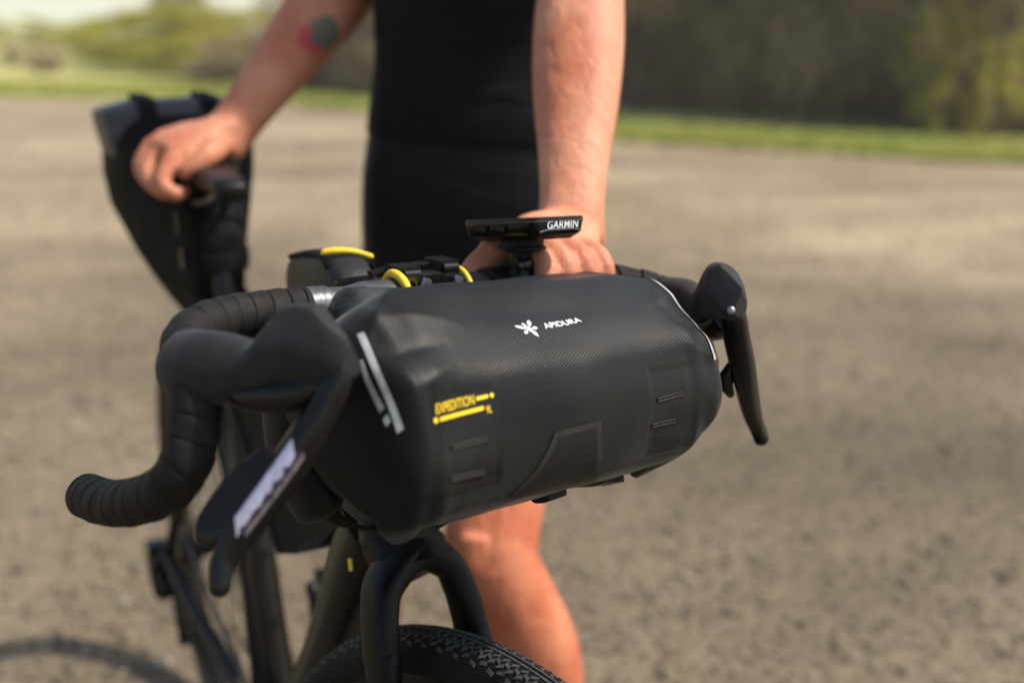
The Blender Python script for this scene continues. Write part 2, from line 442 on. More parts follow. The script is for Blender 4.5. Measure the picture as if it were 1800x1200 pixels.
def leaf_mat(name, c1, c2, scale=1.5, trans=0.4):
    """thin leaf: light also comes through from behind"""
    m, nt, b = nodes_of(name); L = nt.links.new
    tc = N(nt, 'ShaderNodeTexCoord'); no = N(nt, 'ShaderNodeTexNoise', Scale=scale, Detail=4.0); L(tc.outputs['Object'], no.inputs['Vector'])
    ge = N(nt, 'ShaderNodeNewGeometry')
    ad = N(nt, 'ShaderNodeMath', operation='MULTIPLY_ADD'); ad.inputs[1].default_value = 0.6; L(ge.outputs['Random Per Island'], ad.inputs[0])
    sc = N(nt, 'ShaderNodeMath', operation='MULTIPLY'); sc.inputs[1].default_value = 0.4; L(no.outputs[0], sc.inputs[0]); L(sc.outputs[0], ad.inputs[2])
    mx = N(nt, 'ShaderNodeMix', data_type='RGBA'); mx.inputs[6].default_value = rgba(c1); mx.inputs[7].default_value = rgba(c2); L(ad.outputs[0], mx.inputs[0])
    L(mx.outputs[2], b.inputs['Base Color']); b.inputs['Roughness'].default_value = 0.65; b.inputs['Specular IOR Level'].default_value = 0.25
    tr = N(nt, 'ShaderNodeBsdfTranslucent'); L(mx.outputs[2], tr.inputs['Color'])
    ms = N(nt, 'ShaderNodeMixShader'); ms.inputs[0].default_value = trans
    L(b.outputs[0], ms.inputs[1]); L(tr.outputs[0], ms.inputs[2])
    L(ms.outputs[0], nt.nodes['Material Output'].inputs['Surface'])
    return m

def ground_mats():
    m, nt, b = nodes_of('gravel_surface'); L = nt.links.new
    tc = N(nt, 'ShaderNodeTexCoord')
    big = N(nt, 'ShaderNodeTexNoise', Scale=0.55, Detail=6.0, Roughness=0.6, Distortion=0.6); L(tc.outputs['Object'], big.inputs['Vector'])
    mp = N(nt, 'ShaderNodeMapping'); mp.inputs['Scale'].default_value = (0.35, 1.6, 1); mp.inputs['Rotation'].default_value = (0, 0, 0.5)
    L(tc.outputs['Object'], mp.inputs['Vector'])
    trk = N(nt, 'ShaderNodeTexNoise', Scale=0.8, Detail=4.0); L(mp.outputs[0], trk.inputs['Vector'])
    r1 = N(nt, 'ShaderNodeValToRGB'); e = r1.color_ramp.elements
    e[0].position = 0.34; e[0].color = (0.150, 0.117, 0.074, 1); e[1].position = 0.66; e[1].color = (0.252, 0.206, 0.136, 1)
    L(big.outputs[0], r1.inputs[0])
    r2 = N(nt, 'ShaderNodeValToRGB'); r2.color_ramp.elements[0].position = 0.36; r2.color_ramp.elements[0].color = (0.74, 0.71, 0.68, 1)
    r2.color_ramp.elements[1].position = 0.62; r2.color_ramp.elements[1].color = (1.1, 1.1, 1.08, 1); L(trk.outputs[0], r2.inputs[0])
    mx = N(nt, 'ShaderNodeMix', data_type='RGBA', blend_type='MULTIPLY'); mx.inputs[0].default_value = 0.9
    L(r1.outputs[0], mx.inputs[6]); L(r2.outputs[0], mx.inputs[7])
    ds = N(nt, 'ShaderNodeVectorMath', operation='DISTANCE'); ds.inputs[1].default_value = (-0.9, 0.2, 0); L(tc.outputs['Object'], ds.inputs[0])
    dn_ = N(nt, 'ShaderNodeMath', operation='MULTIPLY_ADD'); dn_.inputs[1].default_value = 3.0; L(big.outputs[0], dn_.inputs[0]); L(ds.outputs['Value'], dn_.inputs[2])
    dm = N(nt, 'ShaderNodeMapRange'); dm.interpolation_type = 'SMOOTHSTEP'; dm.inputs[1].default_value = 1.5; dm.inputs[2].default_value = 9.0; dm.inputs[3].default_value = 0.56; dm.inputs[4].default_value = 1.2  # brightness falloff painted into the gravel colour: darker near bike, lighter far off
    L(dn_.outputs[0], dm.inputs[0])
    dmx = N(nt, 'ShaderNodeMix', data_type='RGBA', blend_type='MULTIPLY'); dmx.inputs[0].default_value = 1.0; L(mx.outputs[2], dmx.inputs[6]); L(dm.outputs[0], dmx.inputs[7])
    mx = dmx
    vo = N(nt, 'ShaderNodeTexVoronoi', Scale=55.0); L(tc.outputs['Object'], vo.inputs['Vector'])
    vs = N(nt, 'ShaderNodeSeparateColor'); L(vo.outputs['Color'], vs.inputs[0])
    r3 = N(nt, 'ShaderNodeValToRGB'); r3.color_ramp.elements[0].color = (0.70, 0.68, 0.66, 1); r3.color_ramp.elements[1].color = (1.45, 1.42, 1.38, 1); L(vs.outputs[0], r3.inputs[0])
    m3 = N(nt, 'ShaderNodeMix', data_type='RGBA', blend_type='MULTIPLY'); m3.inputs[0].default_value = 0.75
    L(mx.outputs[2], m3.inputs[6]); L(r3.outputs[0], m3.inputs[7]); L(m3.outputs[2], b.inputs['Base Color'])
    b.inputs['Roughness'].default_value = 0.75; b.inputs['Specular IOR Level'].default_value = 0.38
    bp = N(nt, 'ShaderNodeBump', Strength=0.5, Distance=0.006); L(vo.outputs['Distance'], bp.inputs['Height']); L(bp.outputs[0], b.inputs['Normal'])
    M['gravel'] = m
    m, nt, b = nodes_of('stone_mix'); L = nt.links.new
    ge = N(nt, 'ShaderNodeNewGeometry')
    ra = N(nt, 'ShaderNodeValToRGB'); e = ra.color_ramp.elements
    e[0].position = 0.0; e[0].color = (0.100, 0.088, 0.070, 1); e[1].position = 1.0; e[1].color = (0.50, 0.45, 0.36, 1)
    for p, c in ((0.2, (0.115, 0.097, 0.074)), (0.4, (0.15, 0.12, 0.078)), (0.58, (0.18, 0.15, 0.098)), (0.72, (0.13, 0.125, 0.12)), (0.85, (0.25, 0.18, 0.115)), (0.93, (0.28, 0.25, 0.20))):
        q = e.new(p); q.color = rgba(c)
    L(ge.outputs['Random Per Island'], ra.inputs[0])
    tc = N(nt, 'ShaderNodeTexCoord'); no = N(nt, 'ShaderNodeTexNoise', Scale=300.0, Detail=3.0); L(tc.outputs['Object'], no.inputs['Vector'])
    mx = N(nt, 'ShaderNodeMix', data_type='RGBA', blend_type='MULTIPLY'); mx.inputs[0].default_value = 0.5
    L(ra.outputs[0], mx.inputs[6]); L(no.outputs[0], mx.inputs[7]); L(mx.outputs[2], b.inputs['Base Color'])
    b.inputs['Roughness'].default_value = 0.85
    M['stones'] = m
    m, nt, b = nodes_of('meadow'); L = nt.links.new
    tc = N(nt, 'ShaderNodeTexCoord')
    no = N(nt, 'ShaderNodeTexNoise', Scale=0.12, Detail=7.0, Roughness=0.65); L(tc.outputs['Object'], no.inputs['Vector'])
    ra = N(nt, 'ShaderNodeValToRGB'); e = ra.color_ramp.elements
    e[0].position = 0.33; e[0].color = (0.22, 0.215, 0.07, 1); e[1].position = 0.66; e[1].color = (0.46, 0.38, 0.20, 1)
    q = e.new(0.50); q.color = (0.29, 0.30, 0.09, 1)
    L(no.outputs[0], ra.inputs[0]); L(ra.outputs[0], b.inputs['Base Color']); b.inputs['Roughness'].default_value = 0.95
    b.inputs['Specular IOR Level'].default_value = 0.1
    M['meadow'] = m
    M['hill'] = mat('hazed_hill_meadow', (0.36, 0.40, 0.24), 0.95, var=0.12, scale=0.02, spec=0.1)  # meadow green paled for distance haze, painted into the base colour
    M['grass'] = leaf_mat('grass_blades', (0.24, 0.285, 0.05), (0.42, 0.43, 0.10), 0.9, 0.35)
ground_mats()
M['bark'] = mat('grey_brown_bark', (0.075, 0.060, 0.048), 0.9, var=0.4, scale=12, bump=0.8, bscale=60)
M['twig'] = leaf_mat('brown_twigs', (0.25, 0.18, 0.11), (0.52, 0.42, 0.26), 1.2, 0.4)
M['leaf_yellow'] = leaf_mat('fresh_leaf_yellow_green', (0.30, 0.31, 0.022), (0.52, 0.48, 0.05))
M['leaf_olive'] = leaf_mat('olive_bud_leaf', (0.24, 0.20, 0.045), (0.44, 0.36, 0.09))
M['leaf_green'] = leaf_mat('spring_green_leaf', (0.12, 0.16, 0.02), (0.24, 0.28, 0.04))

# ------------------------------------------------------------------ ground, hills
def edge_y(x):
    """far edge of the gravel lot: y as a function of x"""
    pts = [(-40, 16), (-22, 3.5), (-16, -2), (-9.8, -7.1), (-6.7, -10.2), (-5.5, -14.2), (-4.2, -17.4), (-1, -18.2), (4, -18.6), (12, -19.5), (30, -22)]
    return np.interp(x, [p[0] for p in pts], [p[1] for p in pts])

def terrain():
    mb = MB()
    rad = np.r_[0, np.geomspace(3, 1500, 60)]
    ang = np.linspace(0, 2 * math.pi, 120, endpoint=False)
    V = [(0, 0, -0.006)]
    for r in rad[1:]:
        for a in ang:
            x, y = r * math.cos(a), r * math.sin(a)
            z = -0.006
            if r > 45:
                z += -0.010 * (r - 45) * min(1, (r - 45) / 100) * (1 if r < 400 else 400 / r)
            V.append((x, y, z))
    F = []
    n = len(ang)
    for j in range(n):
        F.append((0, 1 + j, 1 + (j + 1) % n))
    for i in range(len(rad) - 2):
        for j in range(n):
            k = (j + 1) % n
            F.append((1 + i * n + j, 1 + (i + 1) * n + j, 1 + (i + 1) * n + k, 1 + i * n + k))
    mb.add(V, F)
    o = obj('ground', mb.mesh('ground', M['meadow'], None), kind='structure', label='meadow ground around the gravel lot')
    fix_normals(o.data)
    # gravel lot, one sheet above
    mb = MB()
    xs = np.linspace(-40, 30, 90)
    V, F = [], []
    K = 30
    wig = np.convolve(RNG.normal(0, 0.35, 90), np.ones(3) / 3, 'same')
    for i, x in enumerate(xs):
        y0 = edge_y(x) + wig[i]
        for k in range(K + 1):
            V.append((x, y0 + (40 - y0) * (k / K), -0.002))
    for i in range(len(xs) - 1):
        for k in range(K):
            a = i * (K + 1) + k
            F.append((a, a + K + 1, a + K + 2, a + 1))
    mb.add(V, F)
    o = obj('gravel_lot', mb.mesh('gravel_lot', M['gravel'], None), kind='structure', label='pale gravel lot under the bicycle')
    fix_normals(o.data)
    # far hills
    for (az, dist, w, h, nm) in ((176, 520, 240, 13.5, 'hill'), (158, 640, 380, 18, 'hill'), (205, 860, 420, 8, 'hill'), (240, 900, 500, 20, 'hill')):
        a = math.radians(az - 90 + 0)
        # az measured so that 180 = straight behind the bike (-y)
        c = np.array([math.sin(math.radians(az - 180)) * -dist, -math.cos(math.radians(az - 180)) * dist])
        mb = MB()
        V, F = [], []
        G = 28
        for i in range(G + 1):
            for j in range(G + 1):
                x, y = (i / G * 2 - 1), (j / G * 2 - 1)
                r = min(1, math.hypot(x, y))
                z = h * (0.5 + 0.5 * math.cos(math.pi * r)) + (1.2 * math.sin(5 * x + az) * math.cos(4 * y)) * (1 - r)
                V.append((c[0] + x * w, c[1] + y * w * 0.6, z - 6.0))
        for i in range(G):
            for j in range(G):
                p = i * (G + 1) + j
                F.append((p, p + G + 1, p + G + 2, p + 1))
        mb.add(V, F)
        o = obj(nm, mb.mesh(nm, M['hill'], None), kind='structure', label='pale green hill in the distance')
        fix_normals(o.data)
terrain()

CF = np.array([-0.4388, -0.8986]); CR = np.array([-0.8986, 0.4388])
def gp(lat, dist):
    """ground point: metres to the right of and ahead of the camera"""
    p = CAM_POS[:2] + lat * CR + dist * CF
    return p

def stones():
    """loose stones of the gravel lot, nobody could count them: one object"""
    bm = bmesh.new()
    bmesh.ops.create_icosphere(bm, subdivisions=1, radius=1.0)
    bv = np.array([v.co[:] for v in bm.verts]); bf = np.array([[v.index for v in f.verts] for f in bm.faces])
    bm.free()
    n = 64000
    d = 0.9 + 11.5 * RNG.random(n) ** 1.7
    sd_ = RNG.random(n) * 2 - 1
    lat = np.sign(sd_) * np.abs(sd_) ** 1.35 * (d * 1.0 + 1.2)
    P = CAM_POS[:2] + lat[:, None] * CR + d[:, None] * CF
    big = RNG.random(n) < 0.045
    r = np.where(big, RNG.uniform(0.007, 0.014, n), RNG.uniform(0.0025, 0.0065, n)) * (1 + 0.05 * d)
    keep = P[:, 1] > edge_y(P[:, 0]) + 0.4
    P, r = P[keep], r[keep]; n = len(r)
    sc = r[:, None] * RNG.uniform(0.65, 1.25, (n, 3)); sc[:, 2] *= 0.5
    a = RNG.random(n) * 2 * math.pi
    V = bv[None] * (1 + RNG.normal(0, 0.13, (n, len(bv), 1))) * sc[:, None]
    c, s = np.cos(a)[:, None], np.sin(a)[:, None]
    X = V[..., 0] * c - V[..., 1] * s; Y = V[..., 0] * s + V[..., 1] * c
    W = np.stack([X + P[:, 0:1], Y + P[:, 1:2], V[..., 2] + (sc[:, 2:3] * 0.35)], -1).reshape(-1, 3)
    F = (bf[None] + (np.arange(n) * len(bv))[:, None, None]).reshape(-1, 3)
    me = bpy.data.meshes.new('gravel_stones')
    me.vertices.add(len(W)); me.vertices.foreach_set('co', W.ravel())
    me.loops.add(F.size); me.loops.foreach_set('vertex_index', F.ravel().astype(np.int32))
    me.polygons.add(len(F)); me.polygons.foreach_set('loop_start', np.arange(0, F.size, 3, dtype=np.int32))
    me.polygons.foreach_set('loop_total', np.full(len(F), 3, dtype=np.int32))
    me.materials.append(M['stones']); me.update(); me.validate()
    obj('gravel_stones', me, kind='stuff', label='loose stones scattered over the gravel lot', category='gravel')
stones()

def quads_mesh(name, C, A, B, material):
    """one mesh of quads: centres C, half axes A and B"""
    n = len(C)
    V = np.stack([C - A - B, C + A - B, C + A + B, C - A + B], 1).reshape(-1, 3)
    F = np.arange(4 * n).reshape(-1, 4)
    me = bpy.data.meshes.new(name)
    me.vertices.add(4 * n); me.vertices.foreach_set('co', V.ravel())
    me.loops.add(4 * n); me.loops.foreach_set('vertex_index', F.ravel().astype(np.int32))
    me.polygons.add(n); me.polygons.foreach_set('loop_start', np.arange(0, 4 * n, 4, dtype=np.int32))
    me.polygons.foreach_set('loop_total', np.full(n, 4, dtype=np.int32))
    me.materials.append(material); me.update()
    return me

def grass_strip():
    n = 60000
    x = RNG.uniform(-26, -3.6, n)
    x = np.where(RNG.random(n) < .12, RNG.uniform(-5, 12, n), x)
    off = RNG.random(n) ** 1.2
    wid = np.interp(x, [-26, -9, -6, -3, 14], [3.2, 3.2, 3.6, 4.0, 6.0])
    y = edge_y(x) + 0.15 - off * wid * 1.15
    h = RNG.uniform(0.015, 0.05, n)
    a = RNG.random(n) * math.pi
    C = np.column_stack([x, y, h * 0.9])
    A = np.column_stack([np.cos(a), np.sin(a), np.zeros(n)]) * RNG.uniform(0.012, 0.03, n)[:, None]
    B = np.column_stack([RNG.normal(0, .9, n) * h, RNG.normal(0, .9, n) * h, h])
    obj('grass', quads_mesh('grass', C, A, B, M['grass']), kind='stuff', label='short green grass along the gravel edge', category='grass')
grass_strip()

# ------------------------------------------------------------------ trees and shrubs
def tree_meshes(h, w, n_leaf, n_twig, leafmat, leaf=0.06, seed=0, low=0.12, shape='round'):
    r = np.random.default_rng(seed)
    mb = MB()
    tips = []
    nst = 3 if shape == 'bush' else 1
    for s in range(nst):
        b0 = np.array([r.normal(0, 0.08 * w), r.normal(0, 0.08 * w), -0.05])
        p = [b0]
        for k in range(4):
            p.append(p[-1] + [r.normal(0, 0.06 * w), r.normal(0, 0.06 * w), h * 0.19])
        rr = 0.022 * h / math.sqrt(nst)
        mb.tube(crom(p, 9), np.linspace(rr, rr * 0.3, 9), 6, side=(1, 0, 0))
        for k in range(9):
            z0 = r.uniform(0.12, 0.75)
            st = crom(p, 40)[int(z0 * 39)]
            a = r.random() * 2 * math.pi; ln = w * r.uniform(0.35, 0.6)
            e = st + [math.cos(a) * ln, math.sin(a) * ln, h * r.uniform(0.1, 0.3)]
            mid = (st + e) / 2 + [0, 0, h * 0.04]
            mb.tube(crom([st, mid, e], 5), np.linspace(rr * 0.4, rr * 0.1, 5), 5, side=(0.3, 0.5, 0.8))
            tips += [e, mid]
    trunk = mb.mesh('trunk', M['bark'], None)
    # clumps through the crown volume
    nc = 26
    cl = []
    for i in range(nc):
        a = r.random() * 2 * math.pi; q = math.sqrt(r.random()); z = r.uniform(low, 1.0)
        prof = math.sin(math.pi * min(1, max(0.06, (z - low * 0.6) / (1.02 - low * 0.6)) ** 0.75)) ** 0.6
        cl.append((math.cos(a) * q * w * 0.5 * prof, math.sin(a) * q * w * 0.5 * prof, z * h, r.uniform(0.5, 1.3)))
    cl = np.array(cl)
    def scatter(n, spread):
        i = r.integers(0, nc, n)
        return cl[i, :3] + r.normal(0, 1, (n, 3)) * (spread * np.array([w, w, h * 0.55]))[None] * cl[i, 3:4]
    C = scatter(n_leaf, 0.085)
    C[:, 2] = np.abs(C[:, 2])
    A = r.normal(0, 1, (n_leaf, 3)); A /= np.linalg.norm(A, axis=1)[:, None]
    B = np.cross(A, r.normal(0, 1, (n_leaf, 3))); B /= np.linalg.norm(B, axis=1)[:, None]
    s = r.uniform(0.6, 1.4, n_leaf)[:, None] * leaf
    crown = quads_mesh('crown', C, A * s * 0.5, B * s * 0.32, leafmat)
    Ct = scatter(n_twig, 0.10); Ct[:, 2] = np.abs(Ct[:, 2])
    A = r.normal(0, 0.7, (n_twig, 3)); A[:, 2] += np.sign(A[:, 2]) * 0.6; A /= np.linalg.norm(A, axis=1)[:, None]
    B = np.cross(A, r.normal(0, 1, (n_twig, 3))); B /= np.linalg.norm(B, axis=1)[:, None]
    twigs = quads_mesh('twigs', Ct, A * (r.uniform(0.12, 0.34, n_twig) * h * 0.25)[:, None], B * 0.0075, M['twig'])
    return trunk, crown, twigs

KINDS = {
    'bare': ('bare_tree', tree_meshes(4.6, 3.4, 1900, 2700, M['leaf_olive'], 0.05, 11, 0.05)),
    'bare2': ('bare_tree', tree_meshes(4.0, 3.0, 1500, 2700, M['twig'], 0.05, 12, 0.03)),
    'olive': ('budding_tree', tree_meshes(4.4, 3.2, 4200, 6000, M['leaf_olive'], 0.07, 13, 0.15)),
    'yellow': ('leafy_tree', tree_meshes(4.8, 2.6, 6500, 2500, M['leaf_yellow'], 0.075, 14, 0.12)),
    'slim': ('leafy_tree', tree_meshes(5.0, 1.5, 6000, 1200, M['leaf_yellow'], 0.085, 18, 0.04)),
    'shrub': ('green_shrub', tree_meshes(1.5, 3.0, 5000, 900, M['leaf_yellow'], 0.07, 15, 0.05, 'bush')),
    'dry': ('brown_shrub', tree_meshes(1.5, 2.2, 900, 4200, M['twig'], 0.05, 16, 0.03, 'bush')),
    'sapling': ('leafy_sapling', tree_meshes(2.3, 0.75, 2600, 500, M['leaf_yellow'], 0.06, 17, 0.06)),
}
def plant(kind, lat, dist, rot, sc, label, cat, group=None):
    nm, (tr, cr, tw) = KINDS[kind]
    x, y = gp(lat, dist)
    t = thing(nm, (x, y, 0), label, cat, group)
    t.rotation_euler = (0, 0, rot)
    t.scale = (sc, sc, sc)
    for n_, me in (('trunk', tr), ('crown', cr), ('twigs', tw)):
        o = bpy.data.objects.new(n_, me); COL.objects.link(o); o.parent = t
    return t
def at_px(u, dist): return (u - 900) / F_PX * dist
def planting():
    g = 'bare trees of the dark hedgerow beyond the grass'
    lab = 'bare brown tree in the dark hedgerow beyond the grass'
    k = 0
    # hedgerow line, from near right to far left (distance at given picture column)
    us = [2250, 2120, 2010, 1920, 1830, 1750, 1660, 1580, 1500, 1420, 1340, 1260, 1190, 1120, 1060, 1000, 940, 880, 820, 770, 720, 670, 620, 575, 535]
    for u in us:
        dist = np.interp(u, [500, 700, 1100, 1800, 2300], [36, 28, 21.8, 18.5, 17.2])
        sc = np.interp(u, [500, 640, 760, 1100, 1800], [0.45, 0.68, 1.05, 1.25, 1.2]) * random.uniform(0.92, 1.1)
        for row in range(3):
            dd = dist + row * 1.5 + random.uniform(-0.4, 0.4)
            plant(('bare', 'bare2')[(k + row) % 2], at_px(u + row * 37 - 30, dd), dd, random.uniform(0, 6.28), sc * (1 + 0.12 * row), lab, 'tree', g)
            k += 1
    for u, dist, sc, lb in ((1420, 18.6, 1.2, 'olive budding tree in front of the bare hedgerow, broadest crown'),
                            (1180, 20.4, 1.1, 'olive budding tree at the hedgerow right behind the raised forearm'),
                            (1340, 19.0, 0.62, 'low olive budding tree low down in the dark hedgerow'),
                            (1545, 18.2, 1.2, 'tall olive budding tree left of the yellow-green tree')):
        plant('olive', at_px(u, dist), dist, random.uniform(0, 6), sc, lb, 'tree')
    plant('yellow', at_px(1660, 17.0), 17.0, 0.6, 1.1, 'tall yellow-green leafy tree near the right end of the hedgerow', 'tree')
    plant('slim', at_px(1725, 16.3), 16.3, 2.4, 1.0, 'slim upright yellow-green tree right of the tall leafy tree', 'tree')
    plant('slim', at_px(1800, 16.8), 16.8, 4.1, 0.9, 'slim yellow-green tree cut by the right edge of the picture', 'tree')
    plant('sapling', at_px(1640, 15.7), 15.7, 1.0, 0.9, 'slim yellow-green sapling standing at the foot of the hedgerow', 'sapling')
    plant('sapling', at_px(1705, 15.6), 15.6, 2.0, 0.5, 'small short sapling beside the taller sapling at the hedgerow foot', 'sapling')
    g2 = 'yellow-green shrubs beyond the far gravel edge'
    for u, dist, sc in ((250, 30, 0.95), (310, 28, 1.05), (370, 30, 1.05), (430, 31, 1.0), (480, 33, 1.0), (200, 34, 0.8), (540, 35, 0.95), (340, 24.5, 0.6), (420, 26, 0.55)):
        plant('shrub', at_px(u, dist), dist, random.uniform(0, 6), sc, 'rounded yellow-green shrub beyond the far gravel edge', 'shrub', g2)
    plant('yellow', at_px(335, 36), 36, 1.2, 0.62, 'young leafy tree rising over the shrubs against the sky', 'tree')
    g3 = 'dry brown shrubs beside the forearm'
    for u, dist, sc in ((405, 23.5, 0.62), (455, 23, 0.72), (505, 23.5, 0.85), (560, 24, 1.0), (610, 23, 1.1), (650, 22.5, 1.2), (110, 27, 0.45), (60, 31, 0.4)):
        plant('dry', at_px(u, dist), dist, random.uniform(0, 6), sc, 'dry brown shrub at the far grass edge', 'shrub', g3)
    g4 = 'distant green bushes left of the saddle bag'
    for u, dist, sc in ((-60, 60, 0.9), (20, 52, 0.75), (90, 56, 0.85), (150, 48, 0.7), (-20, 45, 0.6)):
        plant('shrub', at_px(u, dist), dist, random.uniform(0, 6), sc, 'low green bush far out in the pale meadow', 'shrub', g4)
planting()

# ------------------------------------------------------------------ bicycle
bike = thing('bicycle', fr((0, 90, 0)), 'black drop-bar gravel bicycle loaded with black bags, held by the man', 'bicycle')

def P3(*rows): return np.array(rows, float)
AXF = np.array([0, 605, 350.0]); AXR = np.array([0, -424, 350.0]); BB = np.array([0, 0, 275.0])
HTB = np.array([0, 442.4, 740.6])
SD = np.array([0, -math.cos(math.radians(73.5)), math.sin(math.radians(73.5))])
SEATC = BB + 0.716 * 1000 * SD

def frame():
    down = MB().tube(fr(crom(P3(HTB + (0, -32, 8), (0, 218, 488), BB + (0, 4, 4)), 12)), np.column_stack([np.linspace(.031, .033, 12), np.linspace(.034, .036, 12)]), 24, side=(1, 0, 0), exp=2.6)
    d = part('down_tube', down, M['frame'], bike)
    seat = MB().tube(fr(crom(P3(BB, BB + SD * 260, BB + SD * 525), 10)), np.column_stack([np.linspace(.019, .0165, 10), np.linspace(.022, .0185, 10)]), 20, side=(1, 0, 0))
    s = part('seat_tube', seat, M['frame'], bike)
    for k in (150, 235):
        bolt = MB().tube(fr(P3(BB + SD * k + (0, 18, 5), BB + SD * k + (0, 26, 7))), .0055, 10, side=(1, 0, 0))
        part('bottle_bolt', bolt, M['matte_black'], s)
    top = MB().tube(fr(crom(P3((0, 382, 862), (0, 150, 842), BB + SD * 508), 10)), np.column_stack([np.linspace(.019, .016, 10), np.linspace(.021, .015, 10)]), 20, side=(1, 0, 0), exp=2.5)
    part('top_tube', top, M['frame'], bike)
    head = MB().tube(fr(P3(HT_TOP - AX_DN * 2, HT_TOP + AX_DN * 40, HT_TOP + AX_DN * 110, HTB)), [.022, .0225, .025, .0285], 24, side=(1, 0, 0))
    part('head_tube', head, M['frame'], bike)
    bbs = MB().tube(fr(P3(BB + (-38, 0, 0), BB + (38, 0, 0))), .026, 24, side=(0, 1, 0))
    part('bottom_bracket_shell', bbs, M['frame'], bike)
    for sx in (-1, 1):
        cs = MB().tube(fr(crom(P3(BB + (sx * 22, -15, 0), (sx * 33, -120, 292), (sx * 58, -300, 325), (sx * 68, -424, 350)), 12)), np.linspace(.013, .009, 12), 12, side=(1, 0, 0))
        part('chain_stay', cs, M['frame'], bike)
        ss = MB().tube(fr(crom(P3(BB + SD * 470 + (sx * 12, -12, 0), (sx * 40, -250, 580), (sx * 68, -424, 352)), 12)), np.linspace(.009, .0075, 12), 12, side=(1, 0, 0))
        part('seat_stay', ss, M['frame'], bike)
    post = MB().tube(fr(P3(BB + SD * 515, SEATC - SD * 40)), .0136, 20, side=(1, 0, 0))
    part('seat_post', post, M['gloss'], bike)
    clampb = MB().tube(fr(P3(BB + SD * 512, BB + SD * 530)), .0185, 20, side=(1, 0, 0))
    part('seat_clamp', clampb, M['matte_black'], bike)
frame()

def fork():
    u = -AX_DN
    F0 = np.array([0, u[2], -u[1]])     # forward, square to the steering axis
    cr = HTB + AX_DN * 7 + F0 * 17
    mb = MB()
    mb.tube(steer(P3(HTB - AX_DN * 4, cr + AX_DN * 22)), [.028, .031], 24, side=(1, 0, 0))
    arch = [cr + AX_DN * 78 + (-45, 8, 0), cr + AX_DN * 44 + (-40.5, 7, 0), cr + AX_DN * 18 + (-30, 6, 0), cr + AX_DN * 3 + (0, 6, 0), cr + AX_DN * 20 + (30, 6, 0), cr + AX_DN * 44 + (40.5, 7, 0), cr + AX_DN * 78 + (45, 8, 0)]
    ra = np.interp(np.linspace(-1, 1, 40), [-1, -.5, 0, .5, 1], [.0120, .0125, .0150, .0125, .0120])
    mb.tube(steer(crom(np.array(arch), 40)), np.column_stack([np.interp(np.linspace(-1, 1, 40), [-1, -.4, 0, .4, 1], [.023, .020, .018, .020, .023]), ra]), 22, side=(0, 1, 0), exp=2.6)
    mb.tube(steer(P3(HTB - AX_DN * 2, cr + AX_DN * 6 + (0, 2, 0), cr + AX_DN * 14 + (0, 4, 0))), np.array([[.030, .028], [.033, .022], [.026, .014]]), 24, side=(1, 0, 0))
    crown = part('fork', mb, M['fork'], bike)
    for sx in (-1, 1):
        m2 = MB()
        path = P3(cr + AX_DN * 72 + np.array([sx * 44.2, 8, 0]), cr + AX_DN * 110 + np.array([sx * 47.5, 9, 0]) , cr + AX_DN * 200 + np.array([sx * 53, 12, 0]) - F0 * 2, AXF + np.array([sx * 56, 0, 14]))
        m2.tube(steer(crom(path, 20)), np.column_stack([np.linspace(.0121, .009, 20), np.linspace(.024, .012, 20)]), 18, side=(1, 0, 0), exp=2.3, round_cap=.6)
        part('fork_leg', m2, M['fork'], crown)
        for k in (120, 175, 230):
            b = cr + AX_DN * k + np.array([sx * (56 + k * .03), 10, 0])
            part('mount_bolt', MB().tube(steer(P3(b, b + np.array([sx * 5.0, 0, 0]))), .005, 8, side=(0, 0, 1)), M['matte_black'], crown)
fork()

